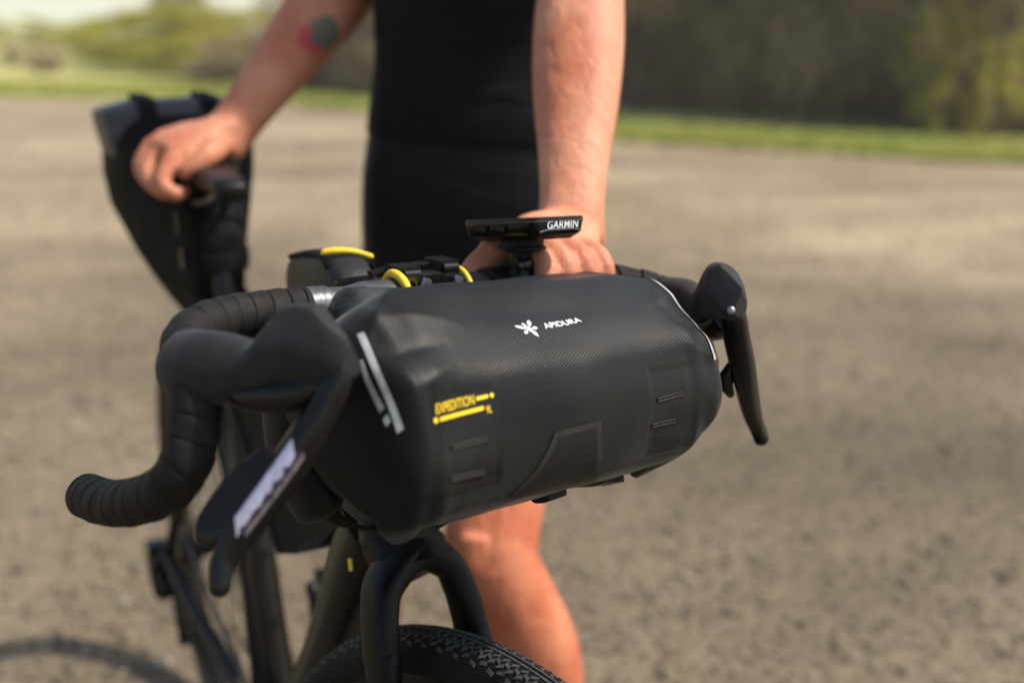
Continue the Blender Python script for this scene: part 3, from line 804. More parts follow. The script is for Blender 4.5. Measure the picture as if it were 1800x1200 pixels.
def wheel(c, axis, tr, side):
    """rim as the wheel's own mesh; tyre, tread, hub, rotor and every spoke under it"""
    w = part('wheel', MB().ring(c, axis, [(.318, -.0125), (.318, .0125), (.306, .0135), (.282, .006), (.278, 0), (.282, -.006), (.306, -.0135)], 128), M['rim'], bike)
    R, hw, hh = .350, .0205, .0205
    prof = []
    for t in np.linspace(-205, 25, 30):
        a = math.radians(t)
        prof.append((R - hh - (-math.sin(a)) * -hh * 0 + hh * math.sin(-a) , hw * math.cos(a)))
    prof = [(R - .0205 + .0205 * math.cos(b), .0205 * math.sin(b)) for b in np.linspace(-2.25, 2.25, 30)]
    part('tyre', MB().ring(c, axis, prof, 180, closed=True), M['tyre'], w)
    # tread: continuous centre ribs, small diamonds, shoulder knobs
    mb = MB()
    ax = np.asarray(axis, float) / np.linalg.norm(axis)
    e1 = np.cross(ax, [0, 0, 1.0]); e1 /= np.linalg.norm(e1); e2 = np.cross(ax, e1)
    def knob(th, b, lt, lw, hgt, skew=0.0):
        ra = e1 * math.cos(th) + e2 * math.sin(th); ta = -e1 * math.sin(th) + e2 * math.cos(th)
        nrm = ra * math.cos(b) + ax * math.sin(b); wd = -ra * math.sin(b) + ax * math.cos(b)
        p = c + ra * (R - .0205) + nrm * (.0205 + hgt * .4)
        t2 = ta + wd * skew; t2 /= np.linalg.norm(t2)
        mb.box(p, (t2, wd, nrm), (lt, lw, hgt))
    for b in (-.115, .115):
        mb.ring(c, ax, [(R - .0205 + .0205 * math.cos(b + q) + (.0011 if j else 0), .0205 * math.sin(b + q)) for j, q in ((0, -.045), (1, -.035), (1, .035), (0, .045))], 200, closed=True)
    nk = 220
    for i in range(nk):
        th = 2 * math.pi * i / nk
        for sg in (-1, 1):
            knob(th + (.5 * 2 * math.pi / nk if sg > 0 else 0), sg * .29, .0027, .0013, .0005, sg * .5)
            knob(th, sg * .44, .0028, .0015, .0006, -sg * .4)
            knob(th + math.pi / nk, sg * .60, .0028, .0015, .0007, sg * .5)
            if i % 2 == 0:
                knob(th, sg * .79, .0033, .0015, .0008, sg * .25)
            else:
                knob(th, sg * .95, .0030, .0015, .0009, -sg * .25)
    part('tread', mb, M['tread'], w, sharp=30, fix=False, kind='stuff')
    hub = MB().tube(P3(c - ax * .05, c - ax * .032, c - ax * .026, c + ax * .026, c + ax * .032, c + ax * .05), [.010, .024, .014, .014, .024, .010], 20, side=e1)
    part('hub', hub, M['gloss'], w)
    part('brake_rotor', MB().ring(c + ax * side * .042, ax, [(.080, -.0009), (.080, .0009), (.066, .0009), (.066, -.0009)], 64), M['steel'], w)
    sp = MB()
    ra = e1; p0 = np.zeros(3)
    for k in range(24):
        th = 2 * math.pi * k / 24
        sgn = 1 if k % 2 else -1
        a = c + (e1 * math.cos(th + (.32 if (k // 2) % 2 else -.32)) + e2 * math.sin(th + (.32 if (k // 2) % 2 else -.32))) * .022 + ax * sgn * .029
        b = c + (e1 * math.cos(th) + e2 * math.sin(th)) * .281
        part('spoke', MB().tube(P3(a, b), .0012, 6, side=ax), M['gloss'], w)
    return w
wf = wheel(steer(AXF), (steer(AXF + (1, 0, 0)) - steer(AXF)), 0, -1)
wf['label'] = 'front wheel with knobbly gravel tyre'
wr = wheel(fr(AXR), (fr(AXR + (1, 0, 0)) - fr(AXR)), 0, -1)
wr['label'] = 'blurred rear wheel'

def drivetrain():
    ring = MB().ring(fr(BB + (44, 0, 0)), RL @ [1, 0, 0], [(.082, -.0016), (.085, 0), (.082, .0016), (.066, .0016), (.066, -.0016)], 64)
    for k in range(40):
        a = 2 * math.pi * k / 40
        ring.box(fr(BB + np.array([44, 86 * math.cos(a), 86 * math.sin(a)])), np.eye(3), (.001, .0022, .0022))
    cs = part('crankset', ring, M['chain'], bike)
    for sx, ang in ((1, math.radians(-62)), (-1, math.radians(118))):
        d = np.array([0, math.cos(ang), math.sin(ang)])
        o = BB + (sx * 58, 0, 0)
        m_ = MB().tube(fr(crom(P3(o, o + d * 80 + (sx * 3, 0, 0), o + d * 172.5 + (sx * 8, 0, 0)), 8)), np.column_stack([np.linspace(.008, .007, 8), np.linspace(.019, .013, 8)]), 14, side=(1, 0, 0), round_cap=.5, exp=2.6)
        part('crank_arm', m_, M['gloss'], cs)
        p = o + d * 172.5 + (sx * 50, 0, 0)
        pm = MB().box(fr(p), RL.T @ np.eye(3), (.030, .034, .006))
        pm.tube(fr(P3(o + d * 172.5, p + (sx * 25, 0, 0))), .007, 10, side=(0, 0, 1))
        part('pedal', pm, M['matte_black'], cs)
    cas = MB()
    for k, r in enumerate((.046, .041, .036, .031, .027, .023, .020)):
        cas.ring(fr(AXR + np.array([26 + 3.8 * k, 0, 0])), RL @ [1, 0, 0], [(r, -.001), (r + .002, 0), (r, .001), (r - .010, .001), (r - .010, -.001)], 40)
    part('cassette', cas, M['chain'], bike)
    rd = MB()
    o = AXR + np.array([62, -6, -20])
    rd.tube(fr(crom(P3(AXR + (70, 0, -4), AXR + (80, -22, -26), AXR + (78, -8, -62)), 8)), np.linspace(.014, .016, 8), 12, side=(1, 0, 0), round_cap=True)
    rd.tube(fr(P3(AXR + (60, -8, -62), AXR + (60, 26, -138))), np.array([[.008, .020], [.008, .017]]), 12, side=(1, 0, 0), round_cap=True)
    rd.box(fr(AXR + np.array([80, -36, -16])), np.eye(3), (.014, .014, .024))
    part('rear_derailleur', rd, M['gloss'], bike)
    ch = MB()
    for a, b in (((44, 20, 360), (46, -424, 395)), ((44, 10, 192), (52, -398, 215)), ((52, -398, 215), (52, -420, 300))):
        ch.tube(fr(P3(a, b)), np.array([[.0035, .0045]] * 2), 6, side=(1, 0, 0))
    part('chain', ch, M['chain'], bike)
drivetrain()

def saddle():
    st = []
    for y, hw, z, th in ((140, 18, -2, 16), (128, 21, 2, 18), (90, 23, 5, 18), (30, 31, 6, 20), (-30, 48, 7, 20), (-85, 66, 12, 22), (-122, 66, 16, 22), (-138, 50, 15, 18)):
        st.append((y, hw, z, th))
    S = crom(np.array([[0, s[0], s[2] - s[3] * .5, s[1], s[3]] for s in st]), 40)
    sh = MB().tube(fr(S[:, :3] + SEATC), np.column_stack([S[:, 3], S[:, 4]]) * .001 * [1, .75], 28, side=(1, 0, 0), exp=2.8, round_cap=.5)
    s = part('saddle', sh, M['saddle'], bike)
    for sx in (-1, 1):
        r = MB().tube(fr(crom(P3((sx * 10, 118, -14), (sx * 20, 40, -34), (sx * 22, -40, -36), (sx * 28, -105, -12)) + SEATC, 14)), .0036, 8, side=(1, 0, 0))
        part('saddle_rail', r, M['steel'], s)
    part('saddle_clamp', MB().tube(fr(P3(SEATC + (-20, 0, -38), SEATC + (20, 0, -38))), .018, 14, side=(0, 1, 0)), M['matte_black'], s)
saddle()

# ---- handlebar, tape, hoods, levers (bar coordinates in mm, mirrored left/right)
BAR_HALF = P3((0, 5, 7), (45, 5, 7), (92, 4, 8), (130, 6, 8), (165, 15, 9), (192, 29, 8), (209, 45, 5), (217, 64, 0), (221, 80, -14), (227, 90, -36), (234, 93, -56), (240, 76, -76), (242, 38, -95), (242, 0, -108), (241, -38, -116))
def mir(p, sx): return np.asarray(p, float) * [sx, 1, 1]
full = crom(np.vstack([mir(BAR_HALF, -1)[::-1][:-1], BAR_HALF]), 200)
hb = part('handlebar', MB().tube(bar(full), np.interp(np.abs(full[:, 0]), [0, 52, 66, 400], [.0158, .0158, .0128, .0120]), 24, side=None), M['satin_bar'], bike)

def tape(sx):
    half = crom(BAR_HALF, 1200)
    x = half[:, 0]
    i0 = int(np.argmax(x > 101))
    P = half[i0:] if sx > 0 else mir(half[i0:], -1)
    s = np.r_[0, np.cumsum(np.linalg.norm(np.diff(P, axis=0), axis=1))]
    n, seg = len(P), 40
    T = np.gradient(P, axis=0); T /= np.linalg.norm(T, axis=1)[:, None]
    sd = np.cross(T[0], [0, 0, 1.0]); sd /= np.linalg.norm(sd); S = [sd]
    for i in range(1, n):
        q = S[-1] - T[i] * (S[-1] @ T[i]); S.append(q / np.linalg.norm(q))
    S = np.array(S); U = np.cross(T, S)
    th = np.linspace(0, 2 * math.pi, seg, endpoint=False)
    pitch = 16.0
    ph = (s[:, None] / pitch + .22 * np.sin(s[:, None] / 29.0) + .12 * np.sin(s[:, None] / 11.0) + sx * th[None] / (2 * math.pi)) % 1.0
    gd = np.interp(s, [0, 150, 230, 400], [1, 1, .38, .30])[:, None]
    rr = 14.4 + gd * (1.0 * (1 - ph) ** 0.7 - .5 - 2.2 * np.exp(-((ph - 0.0) / .055) ** 2) - 1.5 * np.exp(-((1 - ph) / .035) ** 2)) + .5
    rr += 0.25 * np.sin(s[:, None] * .21 + 3 * th[None])
    endt = np.clip((s[-1] - s) / 4, 0, 1)[:, None]
    rr = rr * (0.72 + .28 * np.sqrt(endt))
    V = P[:, None] + S[:, None] * (rr * np.cos(th))[..., None] + U[:, None] * (rr * np.sin(th))[..., None]
    mb = MB()
    F = [(i * seg + j, i * seg + (j + 1) % seg, (i + 1) * seg + (j + 1) % seg, (i + 1) * seg + j) for i in range(n - 1) for j in range(seg)]
    mb.add(bar(V.reshape(-1, 3)), F)
    part('bar_tape', mb, M['tape'], hb, sharp=60, label='ribbed black bar tape wound round the drop')
    e = P[-1]; t = T[-1]
    part('bar_end_plug', MB().tube(bar(P3(e - t * 1, e + t * 1.2, e + t * 2.2)), [.0108, .0102, .0085], 24, side=(0, 0, 1)), M['hood'], hb)
    part('finishing_tape', MB().tube(bar(crom(P3((sx * 84, 4, 8), (sx * 93, 4, 8), (sx * 104, 4, 8)), 12)), np.array([.0146, .0148, .0149, .0147, .0149, .0150, .0148, .0151, .0150, .0152, .0152, .0152]) - .0008, 28, side=None), M['silver_tape'], hb)
for sx in (1, -1): tape(sx)

def hood(sx):
    # stations along the grip: y, x centre, bottom z, top z, half width
    st = P3((58, 218.5, -17, 14.5, 15.2), (62, 218.5, -20, 17, 17), (70, 218, -22.5, 18, 17.8), (80, 216, -23.5, 19.5, 18.2), (92, 211, -22.5, 20, 18.3), (104, 205, -19, 18.5, 17.6), (113, 201, -16, 19, 17.2), (119, 198, -13, 24.5, 17.4), (125, 195.5, -10, 34, 17.8),
            (131.5, 193, -7, 42.5, 18), (140, 189, -4, 44.5, 17.8), (152, 184, -1, 44, 17), (161, 179.5, 1, 40, 15), (168, 176.5, 5, 32, 11.5), (171, 175, 9, 26, 8))
    S = crom(st[:, [1, 0, 2, 3, 4]], 60)
    mb = MB()
    seg = 56
    th = np.linspace(0, 2 * math.pi, seg, endpoint=False)
    V = []
    for xc, y, z0, z1, hw in S:
        ex = 2.5
        c = np.sign(np.cos(th)) * np.abs(np.cos(th)) ** (2 / ex); s_ = np.sign(np.sin(th)) * np.abs(np.sin(th)) ** (2 / ex)
        zc, hh = (z0 + z1) / 2, (z1 - z0) / 2
        zz = zc + hh * s_
        xx = xc + hw * c * (1 - .20 * np.clip(s_, 0, 1) - .10 * np.clip(-s_, 0, 1)) - .16 * (zz - 5)
        V.append(np.column_stack([xx, np.full(seg, y), zz]))
    V = np.array(V).reshape(-1, 3)
    # bevelled facets: sloping front of the horn, and the flat on its outer flank
    for nrm, p0 in (((-.10, .50, .86), (178, 156, 38.0)), ((.80, .30, .52), (196, 142, 33.0)), ((-.85, .25, .46), (171, 148, 32.0))):
        nrm = np.array(nrm); nrm = nrm / np.linalg.norm(nrm)
        d = (V - np.array(p0)) @ nrm
        V = V - np.clip(d, 0, None)[:, None] * nrm * .93
    V = mir(V, sx)
    F = [(i * seg + j, i * seg + (j + 1) % seg, (i + 1) * seg + (j + 1) % seg, (i + 1) * seg + j) for i in range(len(S) - 1) for j in range(seg)]
    F.append(tuple(range(seg))[::-1]); F.append(tuple((len(S) - 1) * seg + j for j in range(seg)))
    mb.add(bar(V), F)
    h = part('brake_hood', mb, M['hood'], bike, sharp=24)
    # hard pivot housing under the horn
    hs = crom(P3((206, 108, -13, 11, 6), (199, 124, -11, 13, 9), (190, 142, -6, 13, 10.5), (181, 155, 3, 11, 9)), 14)
    part('pivot_housing', MB().tube(bar(mir(hs[:, :3], sx)), hs[:, 3:5] * .001, 24, side=bar_dir((1, .2, 0)), exp=2.8, round_cap=.4), M['gloss'], h)
    # brake lever blade
    ls = crom(P3((175, 157, 16, 8, 9), (178, 162, 8, 8.8, 9.5), (186, 162, -11, 9.4, 9.8), (199, 160, -32, 10.6, 9.4), (214, 156, -54, 10.8, 8.2), (229, 152, -75, 10.2, 7), (239, 151, -90, 8.2, 6), (243, 153, -98, 6.9, 6), (244.5, 155, -104, 6.2, 6)), 44)
    lv = part('brake_lever', MB().tube(bar(mir(ls[:, :3], sx)), ls[:, 3:5] * .001, 24, side=bar_dir((sx * .93, -.30, .25)), exp=2.5, round_cap=True), M['gloss'], h)
    part('paddle_tab', MB().tube(bar(mir(P3((195, 153, -36), (194, 150, -44), (197, 149, -54), (203, 150, -62)), sx)), np.array([[.004, .004], [.0065, .005], [.006, .005], [.003, .003]]), 14, side=bar_dir((sx, 0, 0)), round_cap=.5), M['gloss'], h)
    if sx < 0: part('pivot_pin', MB().ball(bar(mir((166.5, 168, 14), sx)), .0034, 12), M['steel'], h)
    # shift paddle tucked behind and outside the blade
    ps = crom(P3((211, 150, -37, 7, 3.5), (222, 147, -48, 9.5, 4), (234, 143, -64, 10.5, 4), (243, 141, -77, 9.5, 4), (246.5, 141, -84, 5, 3)), 20)
    part('shift_paddle', MB().tube(bar(mir(ps[:, :3], sx)), ps[:, 3:5] * .001, 20, side=bar_dir((sx * .55, -.75, .1)), exp=4, round_cap=.5), M['gloss'], h)
    # chrome film stripe along the blade with a dark mark in it
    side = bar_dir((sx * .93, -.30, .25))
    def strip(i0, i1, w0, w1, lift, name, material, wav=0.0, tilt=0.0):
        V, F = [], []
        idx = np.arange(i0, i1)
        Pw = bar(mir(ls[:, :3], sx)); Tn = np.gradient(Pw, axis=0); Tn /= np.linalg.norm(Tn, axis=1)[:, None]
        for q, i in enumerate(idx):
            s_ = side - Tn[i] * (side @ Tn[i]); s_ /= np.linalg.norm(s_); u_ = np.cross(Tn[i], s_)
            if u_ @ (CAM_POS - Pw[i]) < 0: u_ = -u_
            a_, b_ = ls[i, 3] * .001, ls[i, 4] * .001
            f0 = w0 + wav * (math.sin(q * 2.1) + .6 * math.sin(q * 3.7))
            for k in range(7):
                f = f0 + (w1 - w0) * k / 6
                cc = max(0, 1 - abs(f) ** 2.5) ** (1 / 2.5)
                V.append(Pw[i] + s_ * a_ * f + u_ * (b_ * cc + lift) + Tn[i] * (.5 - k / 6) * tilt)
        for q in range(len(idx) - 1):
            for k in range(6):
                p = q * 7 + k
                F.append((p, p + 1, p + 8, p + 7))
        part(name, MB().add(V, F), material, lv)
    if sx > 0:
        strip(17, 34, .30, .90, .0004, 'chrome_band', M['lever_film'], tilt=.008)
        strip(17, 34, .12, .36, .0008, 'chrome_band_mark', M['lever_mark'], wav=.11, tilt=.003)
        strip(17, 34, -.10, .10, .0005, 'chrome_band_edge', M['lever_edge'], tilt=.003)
for sx in (1, -1): hood(sx)

def stem():
    u = -AX_DN
    c0 = HT_TOP + u * 22
    a = steer(c0 + np.array([0, 0, 0]))
    b = bar((0, -8, 6))
    mb = MB().tube(np.vstack([crom(np.vstack([a, (a + b) / 2, b]), 8)]), np.column_stack([np.linspace(.021, .020, 8), np.linspace(.019, .018, 8)]), 22, side=bar_dir((1, 0, 0)), exp=2.8)
    mb.tube(steer(P3(HT_TOP + u * 3, HT_TOP + u * 42)), .0195, 24, side=(1, 0, 0))
    mb.tube(bar(P3((-23, 5, 7), (-21, 5, 7), (21, 5, 7), (23, 5, 7))), [.0185, .0205, .0205, .0185], 28, side=bar_dir((0, 0, 1)))
    st = part('stem', mb, M['matte_black'], bike)
    part('top_cap', MB().tube(steer(P3(HT_TOP + u * 42, HT_TOP + u * 46)), .0175, 24, side=(1, 0, 0)), M['gloss'], st)
    fp = MB().box(bar((0, 24, 8)), RB.T, (.021, .004, .019))
    part('face_plate', fp, M['gloss'], st)
    for x in (-15, 15):
        for z in (-7, 23):
            part('face_plate_bolt', MB().tube(bar(P3((x, 27, z), (x, 31.5, z))), .0042, 12, side=bar_dir((0, 0, 1))), M['steel'], st)
    for k in (2, 12):
        part('headset_spacer', MB().tube(steer(P3(HT_TOP + u * (k - 6), HT_TOP + u * (k + 3))), .0178, 24, side=(1, 0, 0)), M['matte_black'], st)
stem()

# ------------------------------------------------------------------ bag on the handlebar
SEC = P3((40, 20), (72, 28.5), (104, 35.5), (124, 30), (147, 17.5), (163, 6.5), (171, -1), (176, -10), (183, -30), (187, -54), (185, -74), (179, -86), (165, -96), (122, -118), (72, -122), (28, -98), (12, -40))
NS = 300
def closed_section():
    n = len(SEC)
    E = np.vstack([SEC[-3:], SEC, SEC[:3]])
    Q = crom(np.column_stack([E, np.zeros(len(E))]), 4000)[:, :2]
    # keep exactly one loop, from SEC[0] round to SEC[0]
    i0 = int(np.argmin(np.linalg.norm(Q[:2000] - SEC[0], axis=1)))
    i1 = 2000 + int(np.argmin(np.linalg.norm(Q[2000:] - SEC[0], axis=1)))
    Q = Q[i0:i1 + 1]
    s = np.r_[0, np.cumsum(np.linalg.norm(np.diff(Q, axis=0), axis=1))]
    ss = np.linspace(0, s[-1], NS, endpoint=False)
    return np.column_stack([np.interp(ss, s, Q[:, 0]), np.interp(ss, s, Q[:, 1])]), s[-1]
SECT, PERIM = closed_section()
XL0, XL1, XR0, XR1 = 128.0, 160.0, -128.0, -168.0
CEN = np.array([96.0, -40.0])
def bag_stations():
    xs = np.r_[np.linspace(XR1, XR0, 26)[:-1], np.linspace(XR0, XL0, 120), np.linspace(XL0, XL1, 28)[1:]]
    # denser towards the two ends
    a = (xs - XL0) / (XL1 - XL0); b = (xs - XR0) / (XR1 - XR0)
    xs = np.where(a > 0, XL0 + (XL1 - XL0) * (1 - (1 - np.clip(a, 0, 1)) ** 1.8), xs)
    xs = np.where(b > 0, XR0 + (XR1 - XR0) * (1 - (1 - np.clip(b, 0, 1)) ** 1.8), xs)
    return xs
FOLDS = [(138, 60, .175, .215, 1.8, 7), (142, 84, .235, .235, -1.6, 6), (136, 92, .285, .262, 1.5, 6), (-150, -80, .18, .215, 1.7, 7), (-152, -100, .26, .235, -1.5, 6), (-150, -96, .31, .27, 1.4, 6), (-148, -60, .42, .40, 1.4, 7), (134, 96, .41, .385, 1.3, 6), (70, -60, .185, .20, -.9, 12)]
PADS = []      # filled with (x0, x1, s0, s1)
def bag_surface():
    xs = bag_stations()
    V = np.zeros((len(xs), NS, 3))
    s = np.arange(NS) / NS * PERIM
    fine = np.random.default_rng(3)
    for i, x in enumerate(xs):
        Q = SECT.copy()
        k = 1.0
        cen = CEN.copy()
        k2 = np.array([1.0, 1.0])
        if x > XL0:
            t = min(1, (x - XL0) / (XL1 - XL0))
            k2 = np.array([max(.02, math.sqrt(max(0, 1 - t * t))), max(.02, max(0, 1 - t ** 5) ** (1 / 3))])
            cen = np.array([98, -35.0])
        if x < XR0:
            t = min(1, (x - XR0) / (XR1 - XR0))
            k2 = np.array([max(.02, max(0, 1 - t ** 2.6) ** (1 / 2.3)), max(.02, max(0, 1 - t ** 2.2) ** (1 / 2.4))])
            cen = np.array([92, -46.0])
        Q = cen + (Q - cen) * k2
        z = Q[:, 1].copy()
        up = np.clip((Q[:, 1] + 30) / 50, 0, 1)
        # fullness of the filled bag: slight sag between the ends, high left shoulder, dropping right one
        Q[:, 1] += up * (5.0 * np.exp(-((x - 108) / 38) ** 2) - 6.5 * np.clip((-x - 95) / 70, 0, 1) - 2.5 * np.exp(-((x + 25) / 60) ** 2) * 0.3)
        # the closure corner on the near end falls away
        dd = ((x - 117) - 1.2 * (Q[:, 0] - 118)) / 1.56
        Q[:, 1] -= np.clip(dd, 0, None) * .62 * np.clip((z + 5) / 25, 0, 1) * np.clip((x - 100) / 12, 0, 1)
        # near lower corner pinched up towards the rolled end
        d3 = -.11 * (x - 150) - .50 * (Q[:, 0] - 153) - .86 * (Q[:, 1] + 82)
        w3 = .92 * np.clip((x - 104) / 40, 0, 1)
        Q[:, 0] += np.clip(d3, 0, None) * .50 * w3; Q[:, 1] += np.clip(d3, 0, None) * .86 * w3
        # gusset at the far lower corner
        nx_, ny_, nz_ = -.66, .36, -.66
        dg = nx_ * (x + 147) + ny_ * (Q[:, 0] - 168) + nz_ * (Q[:, 1] + 58)
        Q[:, 0] -= np.clip(dg, 0, None) * ny_ * .85; Q[:, 1] -= np.clip(dg, 0, None) * nz_ * .85
        # near end hangs lower
        low = np.clip((-z - 70) / 40, 0, 1)
        Q[:, 1] -= low * 2 * np.exp(-((x - 140) / 24) ** 2)
        Q[:, 0] += low * 1 * np.exp(-((x - 140) / 24) ** 2)
        # wrinkles
        ph = s / 1000 * 2 * math.pi
        wr = 0.55 * np.sin(x * .045 + 7 * ph) + 0.45 * np.sin(x * .085 - 11 * ph + 1.3) + .35 * np.sin(x * .021 + 19 * ph + .4)
        endw = np.clip((abs(x) - 95) / 40, 0, 1)
        wr = wr * (0.9 + 1.6 * endw) + endw * 0.9 * np.sin(x * .30 + s * .035) * np.sin(s * .05)
        dy = np.gradient(np.r_[Q[-1:, 0], Q[:, 0], Q[:1, 0]])[1:-1]; dz = np.gradient(np.r_[Q[-1:, 1], Q[:, 1], Q[:1, 1]])[1:-1]
        nn = np.column_stack([-dz, dy]); nn /= np.linalg.norm(nn, axis=1)[:, None] + 1e-9
        if (nn * (Q - CEN)).sum() < 0: nn = -nn
        off = wr.copy()
        # pulled folds running in from the ends
        for xa, xb, s0_, s1_, amp, wd in FOLDS:
            tt = (x - xa) / (xb - xa)
            if 0 <= tt <= 1:
                sc_ = (s0_ + (s1_ - s0_) * tt) * PERIM
                off += amp * math.sin(math.pi * min(1, tt * 1.15)) ** .7 * np.exp(-np.abs((s - sc_) / wd) ** 1.4)
        for (x0, x1, s0, s1, dp) in PADS:
            def ss(t): t = np.clip(t, 0, 1); return t * t * (3 - 2 * t)
            e = 4.0
            m = ss((x - x0) / e) * ss((x1 - x) / e) * ss((s - s0) / e) * ss((s1 - s) / e)
            off += dp * m
        Q = Q + nn * off[:, None]
        V[i, :, 0] = x; V[i, :, 1:] = Q
    return xs, s, V
def build_bag_mesh():
    xs, s, V = bag_surface()
    nx = len(xs)
    me = bpy.data.meshes.new('shell')
    F, UVs, MI = [], [], []
    for i in range(nx - 1):
        for j in range(NS):
            k = (j + 1) % NS
            F.append((i * NS + j, i * NS + k, (i + 1) * NS + k, (i + 1) * NS + j))
            sj, sk = s[j], s[j] + PERIM / NS
            UVs += [(xs[i], sj), (xs[i], sk), (xs[i + 1], sk), (xs[i + 1], sj)]
            xm = (xs[i] + xs[i + 1]) / 2
            y0 = V[i, j, 2]
            lim = 104 + (18 if y0 < 10 else 0) + 0.0 * y0
            mid_s = sj
            MI.append(2 if any(a < xm < b and c < sj < d for a, b, c, d, e in PADS) else (0 if (-152 < xm < 127) else 1))
    F.append(tuple(range(NS))[::-1]); UVs += [(xs[0], 0)] * NS; MI.append(1)
    F.append(tuple((nx - 1) * NS + j for j in range(NS))); UVs += [(xs[-1], 0)] * NS; MI.append(1)
    me.from_pydata(bar(V.reshape(-1, 3)).tolist(), [], F)
    uv = me.uv_layers.new(name='UVMap')
    uv.data.foreach_set('uv', np.array(UVs, float).ravel())
    me.materials.append(M['fabric']); me.materials.append(M['smooth_fabric']); me.materials.append(M['welded'])
    me.polygons.foreach_set('material_index', MI)
    me.polygons.foreach_set('use_smooth', [True] * len(F))
    me.update()
    fix_normals(me)
    return me, V

def bag_hit(bvh, u, v):
    d = at(u, v, 1.0) - CAM_POS; d /= np.linalg.norm(d)
    loc, nor, idx, dist = bvh.ray_cast(Vector(CAM_POS.tolist()), Vector(d.tolist()))
    if loc is None: return None, None
    return np.array(loc), np.array(nor)
bag = thing('handlebar_bag', bar((0, 100, -120)), 'large black roll-ended handlebar bag with white wing emblem and yellow print', 'bag')
# first pass to find where the pads lie on the fabric
_me, _V = build_bag_mesh()
_bvh = BVHTree.FromPolygons([v.co[:] for v in _me.vertices], [p.vertices[:] for p in _me.polygons])
_Vw = bar(_V.reshape(-1, 3))
def bag_xs(u, v):
    p, n = bag_hit(_bvh, u, v)
    if p is None: return None
    i = int(np.argmin(((_Vw - p) ** 2).sum(1)))
    return _V.reshape(-1, 3)[i, 0], (i % NS) / NS * PERIM
def pad(corners, dp):
    q = [bag_xs(*c) for c in corners]; q = [x for x in q if x]
    xs = [x[0] for x in q]; ss = [x[1] for x in q]
    PADS.append((min(xs) - 2, max(xs) + 2, min(ss) - 2, max(ss) + 2, dp))
pad([(776, 690), (868, 678), (790, 868), (872, 840)], -.7)
pad([(1140, 660), (1212, 640), (1150, 790), (1222, 745)], -.7)
bpy.data.meshes.remove(_me)
_me, _V = build_bag_mesh()
shell = obj('shell', _me, bag)
BVH = BVHTree.FromPolygons([v.co[:] for v in _me.vertices], [p.vertices[:] for p in _me.polygons])
_Vw = bar(_V.reshape(-1, 3))

def drop_on_bag(p, n, lift):
    """carry a point onto the fabric along -n"""
    loc, nor, i, d = BVH.ray_cast(Vector((p + n * .03).tolist()), Vector((-n).tolist()), .08)
    if loc is None: return p
    return np.array(loc) + n * lift
def decal(name, V2, F, u, v, mat_, lift=.0005, rot=0.0, sub=0, parent=None):
    """flat outline V2 (mm; x to the reader's right, y up) laid on the bag round the point seen at (u, v)"""
    c, n = bag_hit(BVH, u, v)
    if n @ (CAM_POS - c) < 0: n = -n
    e1 = -bar_dir((1, 0, 0)); e1 = e1 - n * (e1 @ n); e1 /= np.linalg.norm(e1)
    e2 = np.cross(n, e1)
    if e2[2] < 0: e2 = -e2
    cr_, sr_ = math.cos(rot), math.sin(rot)
    out = []
    for x, y in V2:
        X, Y = x * cr_ - y * sr_, x * sr_ + y * cr_
        out.append(drop_on_bag(c + (e1 * X + e2 * Y) * .001, n, lift))
    me = bpy.data.meshes.new(name)
    me.from_pydata([o.tolist() for o in out], [], F); me.materials.append(mat_); me.update()
    return obj(name, me, parent or shell)
def text2d(body, size, bold=0.0, xs=1.0, shear=0.0, spacing=1.0):
    cu = bpy.data.curves.new('t', 'FONT'); cu.body = body; cu.size = size; cu.offset = bold; cu.shear = shear; cu.space_character = spacing
    cu.align_x = 'LEFT'; cu.align_y = 'BOTTOM_BASELINE'
    o = bpy.data.objects.new('t', cu); COL.objects.link(o)
    bpy.context.view_layer.update()
    me = bpy.data.meshes.new_from_object(o.evaluated_get(bpy.context.evaluated_depsgraph_get()))
    bm = bmesh.new(); bm.from_mesh(me)
    bmesh.ops.triangulate(bm, faces=bm.faces[:])
    for _ in range(2):
        long_ = [e for e in bm.edges if e.calc_length() > 1.6]
        if long_: bmesh.ops.subdivide_edges(bm, edges=long_, cuts=1)
        bmesh.ops.triangulate(bm, faces=bm.faces[:])
    V = [(v.co.x * xs, v.co.y) for v in bm.verts]; F = [tuple(v.index for v in f.verts) for f in bm.faces]
    bm.free(); bpy.data.objects.remove(o); bpy.data.curves.remove(cu); bpy.data.meshes.remove(me)
    return V, F
def shift(VF, dx, dy): return [(x + dx, y + dy) for x, y in VF[0]], VF[1]
def poly(pts): return [tuple(p) for p in pts], [tuple(range(len(pts)))]
def leafshape(a, b, w, n=9):
    """pointed oval from a to b"""
    a, b = np.array(a, float), np.array(b, float); d = b - a; L_ = np.linalg.norm(d); d /= L_; p = np.array([-d[1], d[0]])
    t = np.linspace(0, 1, n)
    up = [a + d * L_ * x + p * w * math.sin(math.pi * x ** .9) for x in t]
    dn = [a + d * L_ * x - p * w * math.sin(math.pi * x ** .9) for x in t[::-1][1:-1]]
    return poly(up + dn)
def join2(*parts):
    V, F = [], []
    for v, f in parts:
        F += [tuple(i + len(V) for i in q) for q in f]; V += v
    return V, F
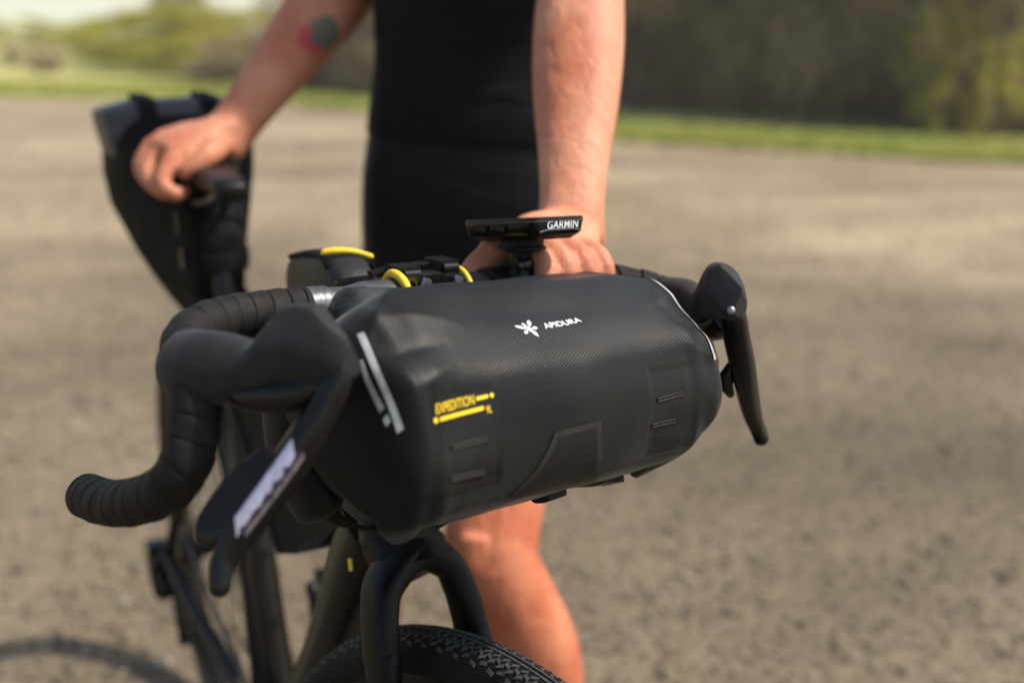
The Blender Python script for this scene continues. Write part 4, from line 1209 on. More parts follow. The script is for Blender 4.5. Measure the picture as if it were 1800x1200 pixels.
# emblem: a winged insect, then the word beside it
emb = join2(leafshape((-9.6, 3.6), (-2.2, -.4), 1.3), leafshape((-6.4, -4.2), (-2.2, -1.9), 1.25), leafshape((6.2, 6.6), (1.9, .9), 1.6), leafshape((8.0, -1.0), (2.7, -.8), 1.2),
            leafshape((-2.2, 4.9), (-.4, 1.9), 1.05), leafshape((-2.0, 2.6), (2.2, -4.4), 1.75), poly([(-.9, -2.6), (.3, -4.0), (1.6, -5.2), (2.4, -5.0), (3.0, -2.6), (3.6, -5.0), (3.3, -8.6), (1.0, -6.2)]))
decal('wing_emblem', *emb, 928, 577, M['white_print'], rot=math.radians(3))
w = text2d('APIDURA', 6.6, bold=.07, xs=1.27, spacing=1.02)
decal('maker_lettering', *shift(w, 14.8, -2.6), 928, 577, M['white_print'], rot=math.radians(3))
ex = text2d('EXPEDITION', 8.2, bold=.08, xs=.66, shear=.18, spacing=1.0)
w9 = text2d('9L', 6.4, bold=.04, xs=.72, shear=.18)
def dot(x, y, r): return poly([(x + r * math.cos(a), y + r * math.sin(a)) for a in np.linspace(0, 2 * math.pi, 14, endpoint=False)])
def barq(x0, x1, y, h, n=8):
    xs_ = np.linspace(x0, x1, n)
    V = [(x - .2, y) for x in xs_] + [(x + .25, y + h) for x in xs_]
    return V, [(i, i + 1, n + i + 1, n + i) for i in range(n - 1)]
exw = max(x for x, y in ex[0])
yp = join2(shift(ex, -exw * .62, 0.6), barq(exw * .38 + 1.4, exw * .38 + 10.6, 2.2, 2.2), dot(exw * .38 + 13.4, 3.2, 1.5),
           dot(-exw * .62 - .6, -3.0, 1.7), barq(-exw * .62 + 2.4, exw * .38 + 5.6, -4.2, 2.4), shift(w9, exw * .38 + 6.8, -6.8))
decal('yellow_lettering', *yp, 808, 718, M['yellow_print'], rot=math.radians(3))

def slot(u0, v0, u1, v1):
    a, n = bag_hit(BVH, u0, v0); b, n2 = bag_hit(BVH, u1, v1)
    n = n + n2; n /= np.linalg.norm(n)
    up = np.cross(n, b - a); up /= np.linalg.norm(up)
    if up[2] < 0: up = -up
    pts = [drop_on_bag(a + (b - a) * t, n, .0) for t in np.linspace(0, 1, 9)]
    P = np.array(pts)
    s = part('lash_slot', MB().tube(P + n * .0001 + up * .0006, .0011, 10, side=n, round_cap=True), M['matte_black'], shell)  # black tube stands in for the shade inside the recessed slot
    part('slot_lit_lip', MB().tube(P + n * .0004 - up * .0011, .00075, 10, side=n, round_cap=True), M['patch_border'], s)  # paler tube stands in for light on the recess's lower edge
for q in ((794, 786, 854, 771), (792, 842, 850, 829), (1156, 703, 1199, 691), (1146, 748, 1186, 739)): slot(*q)

def film(name, pxs, n_u, lift, material, parent=None, n_v=8):
    """strip of film laid on the bag between two seen edges: list of (left point, right point) rows"""
    rows = []
    A = crom(np.array([list(a) + [0] for a, b in pxs], float), n_u)[:, :2]; B = crom(np.array([list(b) + [0] for a, b in pxs], float), n_u)[:, :2]
    V, ok = [], []
    last = None
    for a, b in zip(A, B):
        for t in np.linspace(0, 1, n_v):
            u, v = a + (b - a) * t
            p, n = bag_hit(BVH, u, v)
            if p is None: p = last if last is not None else bar((0, 0, 0)); n = np.array([0, 0, 1.0])
            if n @ (CAM_POS - p) < 0: n = -n
            last = p
            V.append(p + n * lift)
    F = [(i * n_v + j, i * n_v + j + 1, (i + 1) * n_v + j + 1, (i + 1) * n_v + j) for i in range(n_u - 1) for j in range(n_v - 1)]
    return part(name, MB().add(V, F), material, parent or shell)
# reflective bars over the near end, a small square, and the far end's bars
film('reflective_bar', [((628, 588), (640, 584)), ((640, 616), (652, 612)), ((661, 664), (672, 659)), ((683, 715), (694, 709)), ((699, 762), (710, 753))], 26, .0005, M['reflect'])
film('reflective_bar', [((633, 634), (638, 632)), ((640, 664), (648, 660)), ((654, 696), (663, 691)), ((668, 726), (676, 716))], 20, .0005, M['reflect'])
film('reflective_square', [((673, 737), (681, 727)), ((680, 750), (687, 740))], 6, .0005, M['reflect'])
for xa, xb in ((-135, -139), (-143.5, -145.5)):
    xs_st = bag_stations(); V_, F_ = [], []
    ia, ib = int(np.argmin(np.abs(xs_st - xa))), int(np.argmin(np.abs(xs_st - xb)))
    js = np.arange(int(.095 * NS), int(.315 * NS), 2)
    for j in js:
        for t in np.linspace(0, 1, 4):
            q = _V[ia, j] * (1 - t) + _V[ib, j] * t
            o_ = q - np.array([q[0], CEN[0], CEN[1]]); o_ = o_ / np.linalg.norm(o_) + np.array([-.35, 0, 0])
            V_.append(bar(q + o_ * .8))
    for a_ in range(len(js) - 1):
        for b_ in range(3):
            F_.append((a_ * 4 + b_, a_ * 4 + b_ + 1, (a_ + 1) * 4 + b_ + 1, (a_ + 1) * 4 + b_))
    part('reflective_bar', MB().add(V_, F_), M['reflect'], shell)
# lash patch under the front: border film with a darker inlay
film('lash_patch', [((975, 758), (1055, 738)), ((966, 781), (1056, 770)), ((955, 803), (1057, 800)), ((935, 832), (1055, 822)), ((905, 862), (1050, 838)), ((888, 876), (1046, 846))], 22, .0009, M['patch_border'], n_v=14)
film('patch_inlay', [((981, 768), (1047, 751)), ((974, 784), (1048, 772)), ((963, 806), (1048, 800)), ((944, 832), (1047, 822)), ((912, 863), (1043, 838)), ((893, 876), (1040, 847))], 22, .0012, M['welded'], n_v=14)

def closures():
    # rolled ends: a flattened fold at each side with a strap running back under the bag to a buckle
    for sx, x0 in ((1, 143), (-1, -156)):
        c = P3((x0, 58, 6), (x0 + sx * 5, 62, -34), (x0 + sx * 3, 70, -78), (x0 - sx * 6, 84, -104))
        part('rolled_end', MB().tube(bar(crom(c, 18)), np.array([[.013, .024]] * 18), 20, side=bar_dir((1, 0, 0)), exp=2.4, round_cap=.8), M['smooth_fabric'], bag)
        st = P3((x0 + sx * 2, 74, -78), (x0 - sx * 14, 92, -112), (x0 - sx * 42, 108, -121), (sx * 70, 112, -121), (sx * 38, 112, -121))
        stp = part('closure_strap', MB().tube(bar(crom(st, 24)), np.array([[.0125, .0011]] * 24), 12, side=bar_dir((0, 1, .35)), exp=3), M['webbing'], bag)
        bk = MB().box(bar((sx * 92 - 8, 116, -122.5)), (bar_dir((.97, .1, .2)), bar_dir((-.1, .9, .43)), bar_dir((-.2, -.43, .9))), (.013, .010, .0045))
        bk.tube(bar(P3((sx * 78 - 8, 116, -123), (sx * 62 - 8, 113, -121))), np.array([[.009, .0035]] * 2), 14, side=bar_dir((0, 1, .4)), exp=3, round_cap=.6)
        part('buckle', bk, M['matte_black'], stp)
        # folded gusset
        g = P3((x0 - sx * 8, 150, -60), (x0 - sx * 16, 152, -92), (x0 - sx * 40, 132, -114))
        part('gusset_fold', MB().tube(bar(crom(g, 14)), np.array([[.012, .006]] * 14), 14, side=bar_dir((1, 0, 0)), round_cap=.8), M['smooth_fabric'], bag)
    hold = MB().tube(bar(P3((-44, 122, -120), (-26, 122, -121))), np.array([[.010, .004]] * 2), 14, side=bar_dir((0, 1, .4)), exp=3, round_cap=.5)
    part('strap_keeper', hold, M['matte_black'], bag)
    # spacer block and yellow lash loops that hold the bag to the bar
    part('mount_plate', MB().box(bar((0, 40, -18)), RB.T, (.060, .012, .030)), M['matte_black'], bag)
    for x, a0 in ((27, -.5), (-34, -.3)):
        t = np.linspace(-2.2, 1.3, 30)
        p = np.column_stack([x - 4 + 5 * np.sin((t + .5) * .9) + (9 if x > 0 else 4) * (t > 0) * t * -.35, 5 + 19.6 * np.sin(t), 7 + 19.6 * np.cos(t)])
        part('lash_loop', MB().tube(bar(p), .0034 if x > 0 else .0022, 14, side=None, round_cap=True), M['yellow'], bag)
    for x, dz in ((14, 12), (-22, 15)):
        part('loop_hook', MB().box(bar((x, 0, 16 + dz)), RB.T, (.009, .010, .0035)).tube(bar(P3((x - 7, 10, 14 + dz), (x + 7, 10, 14 + dz))), .004, 12, side=bar_dir((0, 0, 1))), M['matte_black'], bag)
    part('cross_strap', MB().tube(bar(crom(P3((34, -14, 24), (10, -10, 29), (-26, -4, 31)), 16)), np.array([[.005, .0016]] * 16), 10, side=bar_dir((0, 1, 0)), exp=3), M['webbing'], bag)
closures()

# ------------------------------------------------------------------ bike computer on its mount
def computer():
    t = thing('bike_computer', bar((-91, 18, 44)), 'small black bike computer standing on a ball mount above the bag', 'bike computer')
    A = RB.T
    c = np.array([-91, 16, 57.0])
    tl = math.radians(9.3)
    TL = np.array([[1, 0, 0], [0, math.cos(tl), -math.sin(tl)], [0, math.sin(tl), math.cos(tl)]])
    def cb(p): return bar((np.asarray(p, float) - c) @ TL.T + c)
    # body outline rows: (z, half width, half length)
    hw, hl = 29, 42.5
    def outline(sx, sy, z, ch):
        pts = []
        for qx, qy in ((1, 1), (-1, 1), (-1, -1), (1, -1)):
            for k in range(7):
                a = k / 6 * math.pi / 2
                r = ch
                ca, sa = math.cos(a), math.sin(a)
                if (qx, qy) == (1, 1): d = (ca, sa)
                elif (qx, qy) == (-1, 1): d = (-sa, ca)
                elif (qx, qy) == (-1, -1): d = (-ca, -sa)
                else: d = (sa, -ca)
                pts.append((qx * (sx - r) + d[0] * r, qy * (sy - r) + d[1] * r, z))
        return pts
    rows = [outline(hw - 7, hl - 9, -8.8, 6), outline(hw - 2.6, hl - 3.2, -5.0, 7), outline(hw - 1.2, hl - 1.5, -1.5, 8), outline(hw, hl, 6.6, 8.5), outline(hw - .2, hl - .2, 7.6, 8.5), outline(hw - .9, hl - .9, 8.3, 8)]
    V = np.array(rows).reshape(-1, 3); n = len(rows[0])
    F = [(i * n + j, i * n + (j + 1) % n, (i + 1) * n + (j + 1) % n, (i + 1) * n + j) for i in range(len(rows) - 1) for j in range(n)]
    F.append(tuple(range(n))[::-1]); F.append(tuple((len(rows) - 1) * n + j for j in range(n)))
    b = part('case', MB().add(cb(V + c), F), M['gloss'], t, sharp=25)
    part('display', MB().add(cb(np.array(outline(hw - 2.2, hl - 2.2, 8.5, 7)) + c), [tuple(range(n))]), M['screen'], b)
    part('case_seam', MB().tube(cb(np.array(outline(hw + .15, hl + .15, 5.2, 8.6) + outline(hw + .15, hl + .15, 5.2, 8.6)[:1]) + c), .0004, 6, side=bar_dir((0, 0, 1))), M['satin_bar'], b)
    # chin under the lettering
    part('chin', MB().tube(cb(np.array([(22, hl - 1.0, -3.0), (14, hl - .2, -1.4), (-14, hl - .2, -1.4), (-22, hl - 1.0, -3.0)]) + c), .0008, 8, side=bar_dir((0, 0, 1))), M['satin_bar'], b)
    for y in (-18, 4):
        part('side_button', MB().box(cb(c + np.array([hw + .1, y, 1.5])), A, (.0012, .007, .0022)), M['matte_black'], b)
    V2, F2 = text2d('GARMIN', 8.4, bold=.07, xs=1.02, spacing=1.04)
    w_ = max(x for x, y in V2)
    P = [c + np.array([w_ / 2 - x - 2, hl - 1.5 + (y - .6) / 8.1 * 1.5 + .75, y - .6]) for x, y in V2]
    me = bpy.data.meshes.new('lettering'); me.from_pydata(cb(np.array(P)).tolist(), [], F2); me.materials.append(M['white_print']); me.update()
    obj('lettering', me, b)
    # quarter-turn puck, ball joint and clamp
    pk = MB().tube(bar(np.array([(-91, 15, 49.5), (-91, 15.3, 44), (-91, 15.6, 42.6), (-91, 15.6, 42.4), (-91, 15.8, 40.6), (-91, 16, 38.4)])), [.0172, .0172, .0172, .0192, .0192, .012], 32, side=bar_dir((1, 0, 0)))
    m = part('mount_puck', pk, M['matte_black'], t)
    arm = MB().tube(bar(P3((-91, 16, 40), (-91, 16, 27))), np.array([[.0078, .006]] * 2), 16, side=bar_dir((1, 0, 0)), exp=3)
    arm.tube(bar(P3((-101, 17, 27), (-97, 17, 27))), .0082, 20, side=bar_dir((0, 0, 1)))
    arm.tube(bar(P3((-96.5, 17, 27), (-86.5, 17, 27))), .0086, 20, side=bar_dir((0, 0, 1)))
    arm.tube(bar(P3((-86, 17, 27), (-81, 17, 27))), .0082, 20, side=bar_dir((0, 0, 1)))
    part('mount_joint', arm, M['gloss'], m)
    part('joint_bolt', MB().tube(bar(P3((-103.5, 17, 27), (-100, 17, 27))), .004, 14, side=bar_dir((0, 0, 1))), M['steel'], m)
    part('mount_leg', MB().tube(bar(crom(P3((-90, 17, 25), (-84, 22, 14), (-78, 17, 2)), 8)), np.array([[.009, .007]] * 8), 14, side=bar_dir((1, 0, 0)), exp=2.8), M['matte_black'], m)
    part('bar_clamp', MB().tube(bar(P3((-62, 5, 7), (-64, 5, 7), (-92, 5, 7), (-94, 5, 7))), [.0165, .0182, .0182, .0165], 26, side=bar_dir((0, 0, 1))), M['matte_black'], m)
computer()

# ------------------------------------------------------------------ top tube bag, frame bag, saddle bag
def loft_bag(sections, n=16, exp=4.0, side=(1, 0, 0)):
    S = crom(np.array(sections, float), n)
    return MB().tube(fr(S[:, :3]), S[:, 3:5] * .001, 32, side=side, exp=exp, round_cap=.35)
def top_bag():
    t = thing('top_tube_bag', fr((0, 300, 868)), 'small black top tube bag behind the stem with a yellow zip pull', 'bag')
    b = part('pouch', loft_bag([(0, 224, 898, 18, 27), (0, 246, 903, 21, 36), (0, 300, 909, 22, 41), (0, 340, 912, 22, 43), (0, 364, 906, 20, 36)]), M['top_grey'], t)
    part('lid', MB().tube(fr(crom(P3((0, 238, 934), (0, 290, 946), (0, 340, 952), (0, 352, 947)), 14)), np.array([[.0185, .004]] * 14), 20, side=(1, 0, 0), exp=3, round_cap=True), M['pack_dark'], b)
    part('zip_pull', MB().tube(fr(crom(P3((14, 340, 957), (4, 343, 958), (-10, 344, 956), (-24, 346, 951)), 14)), np.linspace(.0032, .0024, 14), 12, side=None, round_cap=True), M['yellow'], b)
    part('side_strap', MB().tube(fr(crom(P3((-24, 342, 946), (-30, 340, 930), (-22, 336, 900)), 10)), np.array([[.002, .007]] * 10), 10, side=(1, 0, 0)), M['webbing'], b)
    part('tube_strap', MB().tube(fr(crom(P3((22, 300, 885), (27, 300, 860), (0, 300, 832), (-27, 300, 860), (-22, 300, 885)), 20)), np.array([[.010, .0015]] * 20), 10, side=(0, 1, 0)), M['webbing'], b)
top_bag()
def frame_bag():
    t = thing('frame_bag', fr((0, 190, 612)), 'black wedge-shaped frame bag hanging in the main triangle', 'bag')
    bm = MB()
    pts = [(415, 836), (150, 818), (-120, 796), (-118, 770), (20, 690), (158, 604), (238, 640), (330, 690), (395, 740)]
    V, F = [], []
    for x, k in ((-26, .93), (-31, 1.0), (31, 1.0), (26, .93)):
        c = np.mean(pts, axis=0)
        for y, z in pts:
            V.append((x, c[0] + (y - c[0]) * k, c[1] + (z - c[1]) * k))
    n = len(pts)
    for i in range(3):
        for j in range(n):
            F.append((i * n + j, i * n + (j + 1) % n, (i + 1) * n + (j + 1) % n, (i + 1) * n + j))
    F.append(tuple(range(n))[::-1]); F.append(tuple(3 * n + j for j in range(n)))
    bm.add(fr(np.array(V)), F)
    b = part('pouch', bm, M['pack_dark'], t, sharp=30)
    part('zip', MB().tube(fr(P3((32, 390, 805), (32, 150, 790), (32, -70, 772))), .0025, 8, side=(1, 0, 0)), M['matte_black'], b)
    part('zip_pull', MB().tube(fr(P3((34, 168, 688), (34, 148, 676))), np.array([[.002, .006], [.002, .003]]), 10, side=(1, 0, 0), round_cap=True), M['yellow'], b)
    part('strap_end', MB().tube(fr(P3((33, 426, 721), (34, 430, 712))), np.array([[.0018, .0042], [.0018, .0032]]), 8, side=(1, 0, 0)), M['yellow'], b)
frame_bag()
def saddle_bag():
    t = thing('saddle_bag', fr((0, -300, 800)), 'large black roll-top bag strapped under the bicycle saddle', 'bag')
    S = [(0, -178, 824, 32, 72), (0, -205, 832, 38, 84), (0, -260, 862, 57, 96), (0, -320, 900, 78, 100), (0, -375, 940, 95, 92), (0, -425, 962, 97, 72)]
    b = part('body', loft_bag(S, 30, 3.8), M['pack_dark'], t)
    S2 = [(97, -372, 996, 44, 34), (60, -375, 1002, 46, 36), (0, -377, 1003, 46, 37), (-60, -375, 1002, 46, 36), (-97, -372, 996, 44, 34)]
    Q = crom(np.array(S2, float), 20)
    r = part('roll_top', MB().tube(fr(Q[:, :3]), Q[:, 3:5] * .001, 24, side=(0, 1, 0), round_cap=.12, exp=4.0), M['pack_grey'], t)
    for x in (-38, 44):
        part('compression_strap', MB().tube(fr(crom(P3((x, -322, 980), (x, -327, 1036), (x, -376, 1043), (x, -424, 1036), (x, -430, 960)), 18)), np.array([[.011, .0014]] * 18), 10, side=(1, 0, 0), exp=3), M['webbing'], b)
    for z, hw in ((795, 40), (850, 46)):
        a = np.linspace(-2.2, 2.2, 24)
        p = np.column_stack([hw * np.sin(a) * .92, -205 + 46 * np.cos(a) + 4, np.full(24, z) - (205 - 190) * 0])
        part('post_strap', MB().tube(fr(p), np.array([[.013, .0015]] * 24), 10, side=(0, 0, 1), exp=3), M['webbing'], b)
    for x, z in ((40, 905), (38, 862)):
        part('buckle', MB().box(fr((x, -168, z)), RL.T @ np.eye(3), (.008, .006, .014)), M['gloss'], b)
saddle_bag()

# ------------------------------------------------------------------ the man
def remeshed(mb, name, material, parent, voxel, smooth=4, **props):
    me = mb.mesh(name + '_raw', material, None)
    fix_normals(me)
    o = bpy.data.objects.new('tmp', me); COL.objects.link(o)
    md = o.modifiers.new('r', 'REMESH'); md.mode = 'VOXEL'; md.voxel_size = voxel
    ms = o.modifiers.new('s', 'SMOOTH'); ms.iterations = smooth; ms.factor = .5
    bpy.context.view_layer.update()
    m2 = bpy.data.meshes.new_from_object(o.evaluated_get(bpy.context.evaluated_depsgraph_get()))
    m2.name = name
    bpy.data.objects.remove(o); bpy.data.meshes.remove(me)
    m2.materials.clear(); m2.materials.append(material)
    m2.polygons.foreach_set('use_smooth', [True] * len(m2.polygons)); m2.update()
    return obj(name, m2, parent, **props)

def wc(lat, dist, h):
    p = gp(lat, dist); return np.array([p[0], p[1], h])
RIGHTV = np.array([CR[0], CR[1], 0.0]); FWDV = np.array([CF[0], CF[1], 0.0])

def limb(mb, rows, side, n=30, seg=24, exp=2.1):
    R = crom(np.array([list(r[0]) + list(r[1:]) for r in rows], float), n)
    mb.tube(R[:, :3], R[:, 3:5], seg, side=side, round_cap=.7, exp=exp)

def man():
    man_ = thing('person', wc(-.03, 1.5, 0), 'man in black cycling kit with a tattooed forearm holding the bicycle', 'person')
    body = MB()
    # ---------- torso, neck, head
    T = [(wc(-.038, 1.55, .82), .138, .105), (wc(-.039, 1.55, .92), .146, .112), (wc(-.036, 1.55, 1.02), .140, .105), (wc(-.034, 1.555, 1.12), .136, .097),
         (wc(-.03, 1.56, 1.25), .155, .105), (wc(-.03, 1.565, 1.37), .172, .108), (wc(-.03, 1.575, 1.44), .155, .085), (wc(-.03, 1.58, 1.49), .075, .062), (wc(-.03, 1.575, 1.55), .057, .06)]
    limb(body, T, RIGHTV, 40, 40, 2.4)
    H = [(wc(-.03, 1.57, 1.54), .055, .06), (wc(-.03, 1.555, 1.60), .062, .078), (wc(-.03, 1.55, 1.66), .073, .092), (wc(-.03, 1.55, 1.72), .076, .097), (wc(-.03, 1.555, 1.77), .062, .08), (wc(-.03, 1.56, 1.795), .03, .04)]
    limb(body, H, RIGHTV, 24, 32, 2.2)
    fc = wc(-.03, 1.45, 1.665)
    body.tube(np.array([fc + [0, 0, .03], fc - FWDV * .012 + [0, 0, .0], fc - FWDV * .016 + [0, 0, -.018], fc + [0, 0, -.026]]), [.007, .010, .013, .008], 12, side=RIGHTV, round_cap=True)   # nose
    for s in (-1, 1):
        ear = wc(-.03, 1.555, 1.66) + RIGHTV * s * .078
        body.tube(np.array([ear + [0, 0, .028], ear + RIGHTV * s * .008, ear + [0, 0, -.028]]), [.008, .014, .008], 12, side=FWDV, round_cap=True)
    for dz, rr_ in ((-.052, .006), (-.062, .007)):
        m_ = wc(-.03, 1.462, 1.665 + dz)
        body.tube(np.array([m_ - RIGHTV * .022 + FWDV * .01, m_, m_ + RIGHTV * .022 + FWDV * .01]), [.003, rr_, .003], 10, side=(0, 0, 1), round_cap=True)          # lips
    # ---------- arms
    # left arm (nearer the handlebar): shoulder, elbow, wrist
    sh = wc(.140, 1.46, 1.425); el = at(1022, -55, 1.205); wr = at(1004, 392, 1.045)
    fw = (wr - el) / np.linalg.norm(wr - el)
    sideL = np.array(CAM_R[:, 0])
    limb(body, [(sh, .052, .055), (sh * .6 + el * .4, .046, .048), (el + (sh - el) * .12, .041, .043), (el, .043, .042), (el + (wr - el) * .12, .0455, .043), (el + (wr - el) * .33, .0465, .043), (el + (wr - el) * .55, .0425, .038),
                (el + (wr - el) * .76, .0345, .029), (el + (wr - el) * .92, .0305, .0235), (wr, .0310, .0235), (wr + fw * .02, .033, .022)], sideL, 46, 32, 2.2)
    # right arm
    sh2 = wc(-.205, 1.60, 1.42); el2 = at(640, -75, 1.555); wr2 = at(404, 232, 1.445)
    fw2 = (wr2 - el2) / np.linalg.norm(wr2 - el2)
    side2 = np.cross(fw2, -CAM_R[:, 1])
    limb(body, [(sh2, .052, .055), (sh2 * .6 + el2 * .4, .047, .048), (el2 + (sh2 - el2) * .12, .043, .044), (el2, .046, .043), (el2 + (wr2 - el2) * .14, .0495, .044), (el2 + (wr2 - el2) * .33, .0495, .044), (el2 + (wr2 - el2) * .56, .0425, .038),
                (el2 + (wr2 - el2) * .78, .0340, .030), (el2 + (wr2 - el2) * .93, .0310, .0255), (wr2, .0310, .0255), (wr2 + fw2 * .02, .032, .024)], side2, 46, 32, 2.2)
    # ---------- left hand on the bar: palm over the tube, fingers down its front
    kx = (-108, -131, -154, -175)
    kn = [bar((kx[0], -5, 34)), bar((kx[1], -4, 37)), bar((kx[2], -6, 37)), bar((kx[3], -10, 34))]
    def row(p, a, b): return (p, a, b)
    for i, k in enumerate(kn):
        base = wr + (wr - el) / np.linalg.norm(wr - el) * .012 + bar_dir((1, 0, 0)) * (.017, .006, -.006, -.017)[i]
        mid = (base + k) / 2 + bar_dir((0, -.1, 1)) * .006
        limb(body, [(base, .013, .013), (mid, .0125, .0125), (k, .0115, .0115)], bar_dir((1, 0, 0)), 12, 14)
        x = kx[i]; r = (.0092, .0098, .0094, .0084)[i]; L = (1.0, 1.06, 1.0, .84)[i]
        f = [k, bar((x + 2, 18, 34)), bar((x + 3, 30, 24)), bar((x + 4, 34, 9)), bar((x + 5, 28, -9 * L)), bar((x + 6, 17, -16 * L))]
        limb(body, [(f[0], .0112, .0112), (f[1], r, r), (f[2], r * 1.07, r * 1.07), (f[3], r * .93, r * .93), (f[4], r * .95, r * .95), (f[5], r * .78, r * .75)], bar_dir((1, 0, 0)), 24, 14)
    # web of the palm between the metacarpals
    pc = (kn[0] + kn[1] + kn[2] + kn[3]) / 4
    limb(body, [(wr + fw * .005, .030, .020), ((wr * .55 + pc * .45), .035, .0175), (pc + bar_dir((0, -6, -5)) * .001, .043, .014)], bar_dir((1, 0, 0)), 16, 24, 2.6)
    # thumb along the rear of the bar towards the stem
    tb = wr + fw * .028 + bar_dir((1, 0, 0)) * .016
    limb(body, [(tb, .015, .014), (bar((-104, -18, 40)), .0135, .013), (bar((-84, -17, 29)), .0118, .0115), (bar((-70, -16, 22)), .0108, .0100), (bar((-59, -13, 16)), .0085, .0075)], (0, 0, 1), 22, 16)
    # ---------- right hand over the saddle
    K = [at(302, 284, 1.372), at(277, 270, 1.392), at(268, 256, 1.414), at(285, 244, 1.436)]
    for i, k in enumerate(K):
        off = (.016, .005, -.006, -.016)[i]
        acr = (K[0] - K[3]) / np.linalg.norm(K[0] - K[3])
        base = wr2 + fw2 * .008 + acr * off
        mid = (base + k) / 2 + np.array([0, 0, .006])
        limb(body, [(base, .014, .014), (mid, .013, .013), (k, .012, .012)], (0, 0, 1), 12, 14)
    pip = [at(284, 322, 1.358), at(258, 308, 1.378), at(248, 292, 1.404), at(262, 278, 1.43)]
    dip = [at(310, 342, 1.362), at(284, 336, 1.382), at(266, 324, 1.406), at(272, 306, 1.43)]
    tip = [at(326, 334, 1.38), at(306, 340, 1.396), at(286, 334, 1.42), at(288, 316, 1.44)]
    for i in range(4):
        r = (.0098, .0103, .0098, .0088)[i]
        limb(body, [(K[i], .0122, .0122), (pip[i], r * 1.08, r * 1.08), (dip[i], r * .97, r * .97), (tip[i], r * .8, r * .8)], (0, 0, 1), 20, 14)
    pc2 = sum(K) / 4
    limb(body, [(wr2, .026, .028), (wr2 * .5 + pc2 * .5, .021, .040), (pc2, .016, .042)], (0, 0, 1), 16, 24, 2.6)
    limb(body, [(wr2 + fw2 * .015, .015, .015), (at(374, 268, 1.385), .0140, .0135), (at(346, 288, 1.368), .0122, .0118), (at(324, 304, 1.362), .0098, .0092)], (0, 0, 1), 18, 16)
    # ---------- legs
    hipL = wc(.030, 1.55, .86); kneeL = at(860, 985, 1.415); ankL = at(1012, 1440, 1.57)
    sideK = np.array(CAM_R[:, 0])
    up = (hipL - kneeL); dn = ankL - kneeL
    ball = RIGHTV
    limb(body, [(hipL, .085, .085), (hipL - up * .3, .080, .082), (hipL - up * .6, .070, .072), (kneeL + up * .16, .061, .060), (kneeL + up * .03, .0590, .057), (kneeL + dn * .05 + ball * .004, .0580, .056), (kneeL + dn * .16 + ball * .012, .0575, .057), (kneeL + dn * .32 + ball * .018, .0600, .059),
                (kneeL + dn * .5 + ball * .016, .050, .052), (kneeL + dn * .75, .038, .040), (ankL, .033, .036)], sideK, 60, 36, 2.1)
    kc = kneeL - CAM_R[:, 1] * .036 - CAM_R[:, 0] * .018
    limb(body, [(kc + [0, 0, .036], .020, .011), (kc, .029, .0165), (kc - [0, 0, .034], .020, .012), (kc - [0, 0, .075], .014, .012)], sideK, 10, 18)     # kneecap
    hipR = wc(-.11, 1.58, .86); kneeR = at(655, 945, 1.53); ankR = at(595, 1395, 1.60)
    upR = hipR - kneeR; dnR = ankR - kneeR
    limb(body, [(hipR, .085, .085), (hipR - upR * .3, .080, .080), (hipR - upR * .6, .068, .07), (kneeR + upR * .1, .056, .058), (kneeR, .055, .055), (kneeR + dnR * .15, .050, .053), (kneeR + dnR * .32, .052, .057), (kneeR + dnR * .5, .047, .05), (kneeR + dnR * .75, .036, .038), (ankR, .032, .035)], sideK, 50, 32, 2.1)
    for a, f in ((ankL, 1), (ankR, 1)):
        toe = -FWDV * .17 - RIGHTV * .03
        g0 = np.array([a[0], a[1], .05])
        limb(body, [(a, .033, .036), (a * .4 + g0 * .6, .034, .038), (g0 + FWDV * .02, .036, .034)], RIGHTV, 12, 20)
        limb(body, [(g0 + FWDV * .04 + [0, 0, -.005], .032, .030), (g0 + toe * .4 + [0, 0, -.006], .038, .028), (g0 + toe + [0, 0, -.018], .034, .016)], RIGHTV, 14, 20)
    b = remeshed(body, 'body', M['skin'], man_, .0034, 3)
    # ---------- clothes
    js = MB()
    J = [(wc(-.038, 1.548, .80), .152, .118), (wc(-.039, 1.548, .86), .158, .122), (wc(-.039, 1.548, .93), .158, .122), (wc(-.037, 1.55, .985), .154, .117), (wc(-.036, 1.55, 1.03), .150, .112), (wc(-.034, 1.555, 1.12), .145, .104),
         (wc(-.03, 1.56, 1.25), .163, .112), (wc(-.03, 1.565, 1.37), .180, .115), (wc(-.03, 1.575, 1.44), .163, .092), (wc(-.03, 1.58, 1.485), .088, .070)]
    seam = crom(np.array([list(r[0]) + list(r[1:]) for r in J]), 90)
    top = seam[seam[:, 2] > .998]
    js.tube(top[:, :3], top[:, 3:5] + .0025, 48, side=RIGHTV, round_cap=.1, exp=2.4)
    for s_, e_, sd in ((sh, el, sideL), (sh2, el2, side2)):
        v = e_ - s_
        limb(js, [(s_ - v * .06, .060, .062), (s_ + v * .2, .057, .058), (s_ + v * .55, .051, .052)], sd, 20, 28)
    remeshed(js, 'jersey', M['jersey'], b, .005, 4)
    so = MB()
    low = seam[seam[:, 2] < 1.03]
    so.tube(low[:, :3], low[:, 3:5], 48, side=RIGHTV, round_cap=.25, exp=2.4)
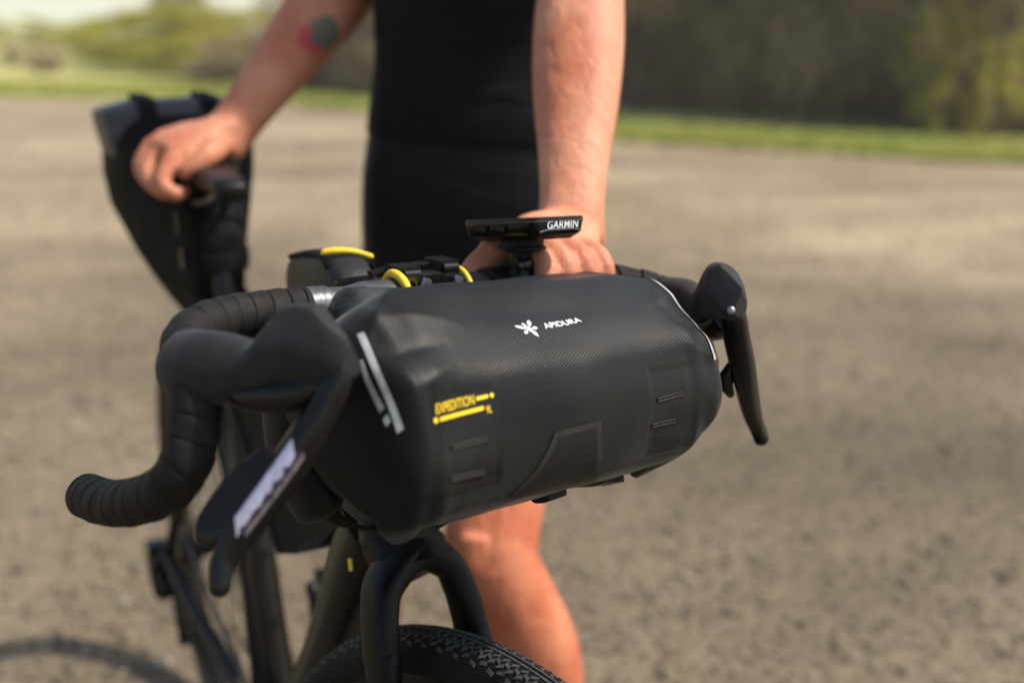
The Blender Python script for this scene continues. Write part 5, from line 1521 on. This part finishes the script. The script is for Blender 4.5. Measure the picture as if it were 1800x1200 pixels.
    limb(so, [(wc(-.038, 1.55, .84), .095, .10), (wc(-.038, 1.55, .79), .085, .085), (wc(-.038, 1.55, .76), .06, .06)], RIGHTV, 10, 24)
    for h_, u_ in ((hipL, up), (hipR, upR)):
        limb(so, [(h_ + u_ * .05, .088, .094), (h_ - u_ * .3, .084, .089), (h_ - u_ * .62, .0725, .0745), (h_ - u_ * .70, .069, .071)], sideK, 30, 36)
    remeshed(so, 'shorts', M['shorts'], b, .005, 4)
    hair = MB()
    limb(hair, [(wc(-.03, 1.565, 1.69), .079, .094), (wc(-.03, 1.57, 1.74), .0825, .100), (wc(-.03, 1.565, 1.785), .066, .084), (wc(-.03, 1.565, 1.805), .03, .04)], RIGHTV, 16, 32)
    part('hair', hair, M['hair'], b)
    for a in (ankL, ankR):
        g0 = np.array([a[0], a[1], .045]); toe = -FWDV * .17 - RIGHTV * .03
        sm = MB()
        limb(sm, [(g0 + FWDV * .05, .037, .036), (g0 + toe * .4, .044, .034), (g0 + toe * 1.05 + [0, 0, -.014], .038, .022)], RIGHTV, 16, 22, 2.6)
        part('shoe', sm, M['shoe'], b)
        part('sock', MB().tube(np.array([a + [0, 0, .06], a, g0 + [0, 0, .03]]), np.array([[.042, .044], [.036, .039], [.038, .041]]), 22, side=RIGHTV), M['sock'], b)
man()


# ------------------------------------------------------------------ air
def haze():
    mb = MB().box((0, -300, 8.0), np.eye(3), (1700, 1700, 22.0))
    me = mb.mesh('haze', [], None, False)
    m = bpy.data.materials.new('pale_air'); m.use_nodes = True
    nt = m.node_tree; nt.nodes.clear()
    o = nt.nodes.new('ShaderNodeOutputMaterial'); v = nt.nodes.new('ShaderNodeVolumePrincipled')
    v.inputs['Color'].default_value = (0.93, 0.93, 0.90, 1); v.inputs['Density'].default_value = 0.0017; v.inputs['Anisotropy'].default_value = 0.25
    nt.links.new(v.outputs[0], o.inputs['Volume'])
    me.materials.append(m)
    fix_normals(me)
    obj('haze', me, kind='stuff', label='thin pale haze over the meadow')
haze()
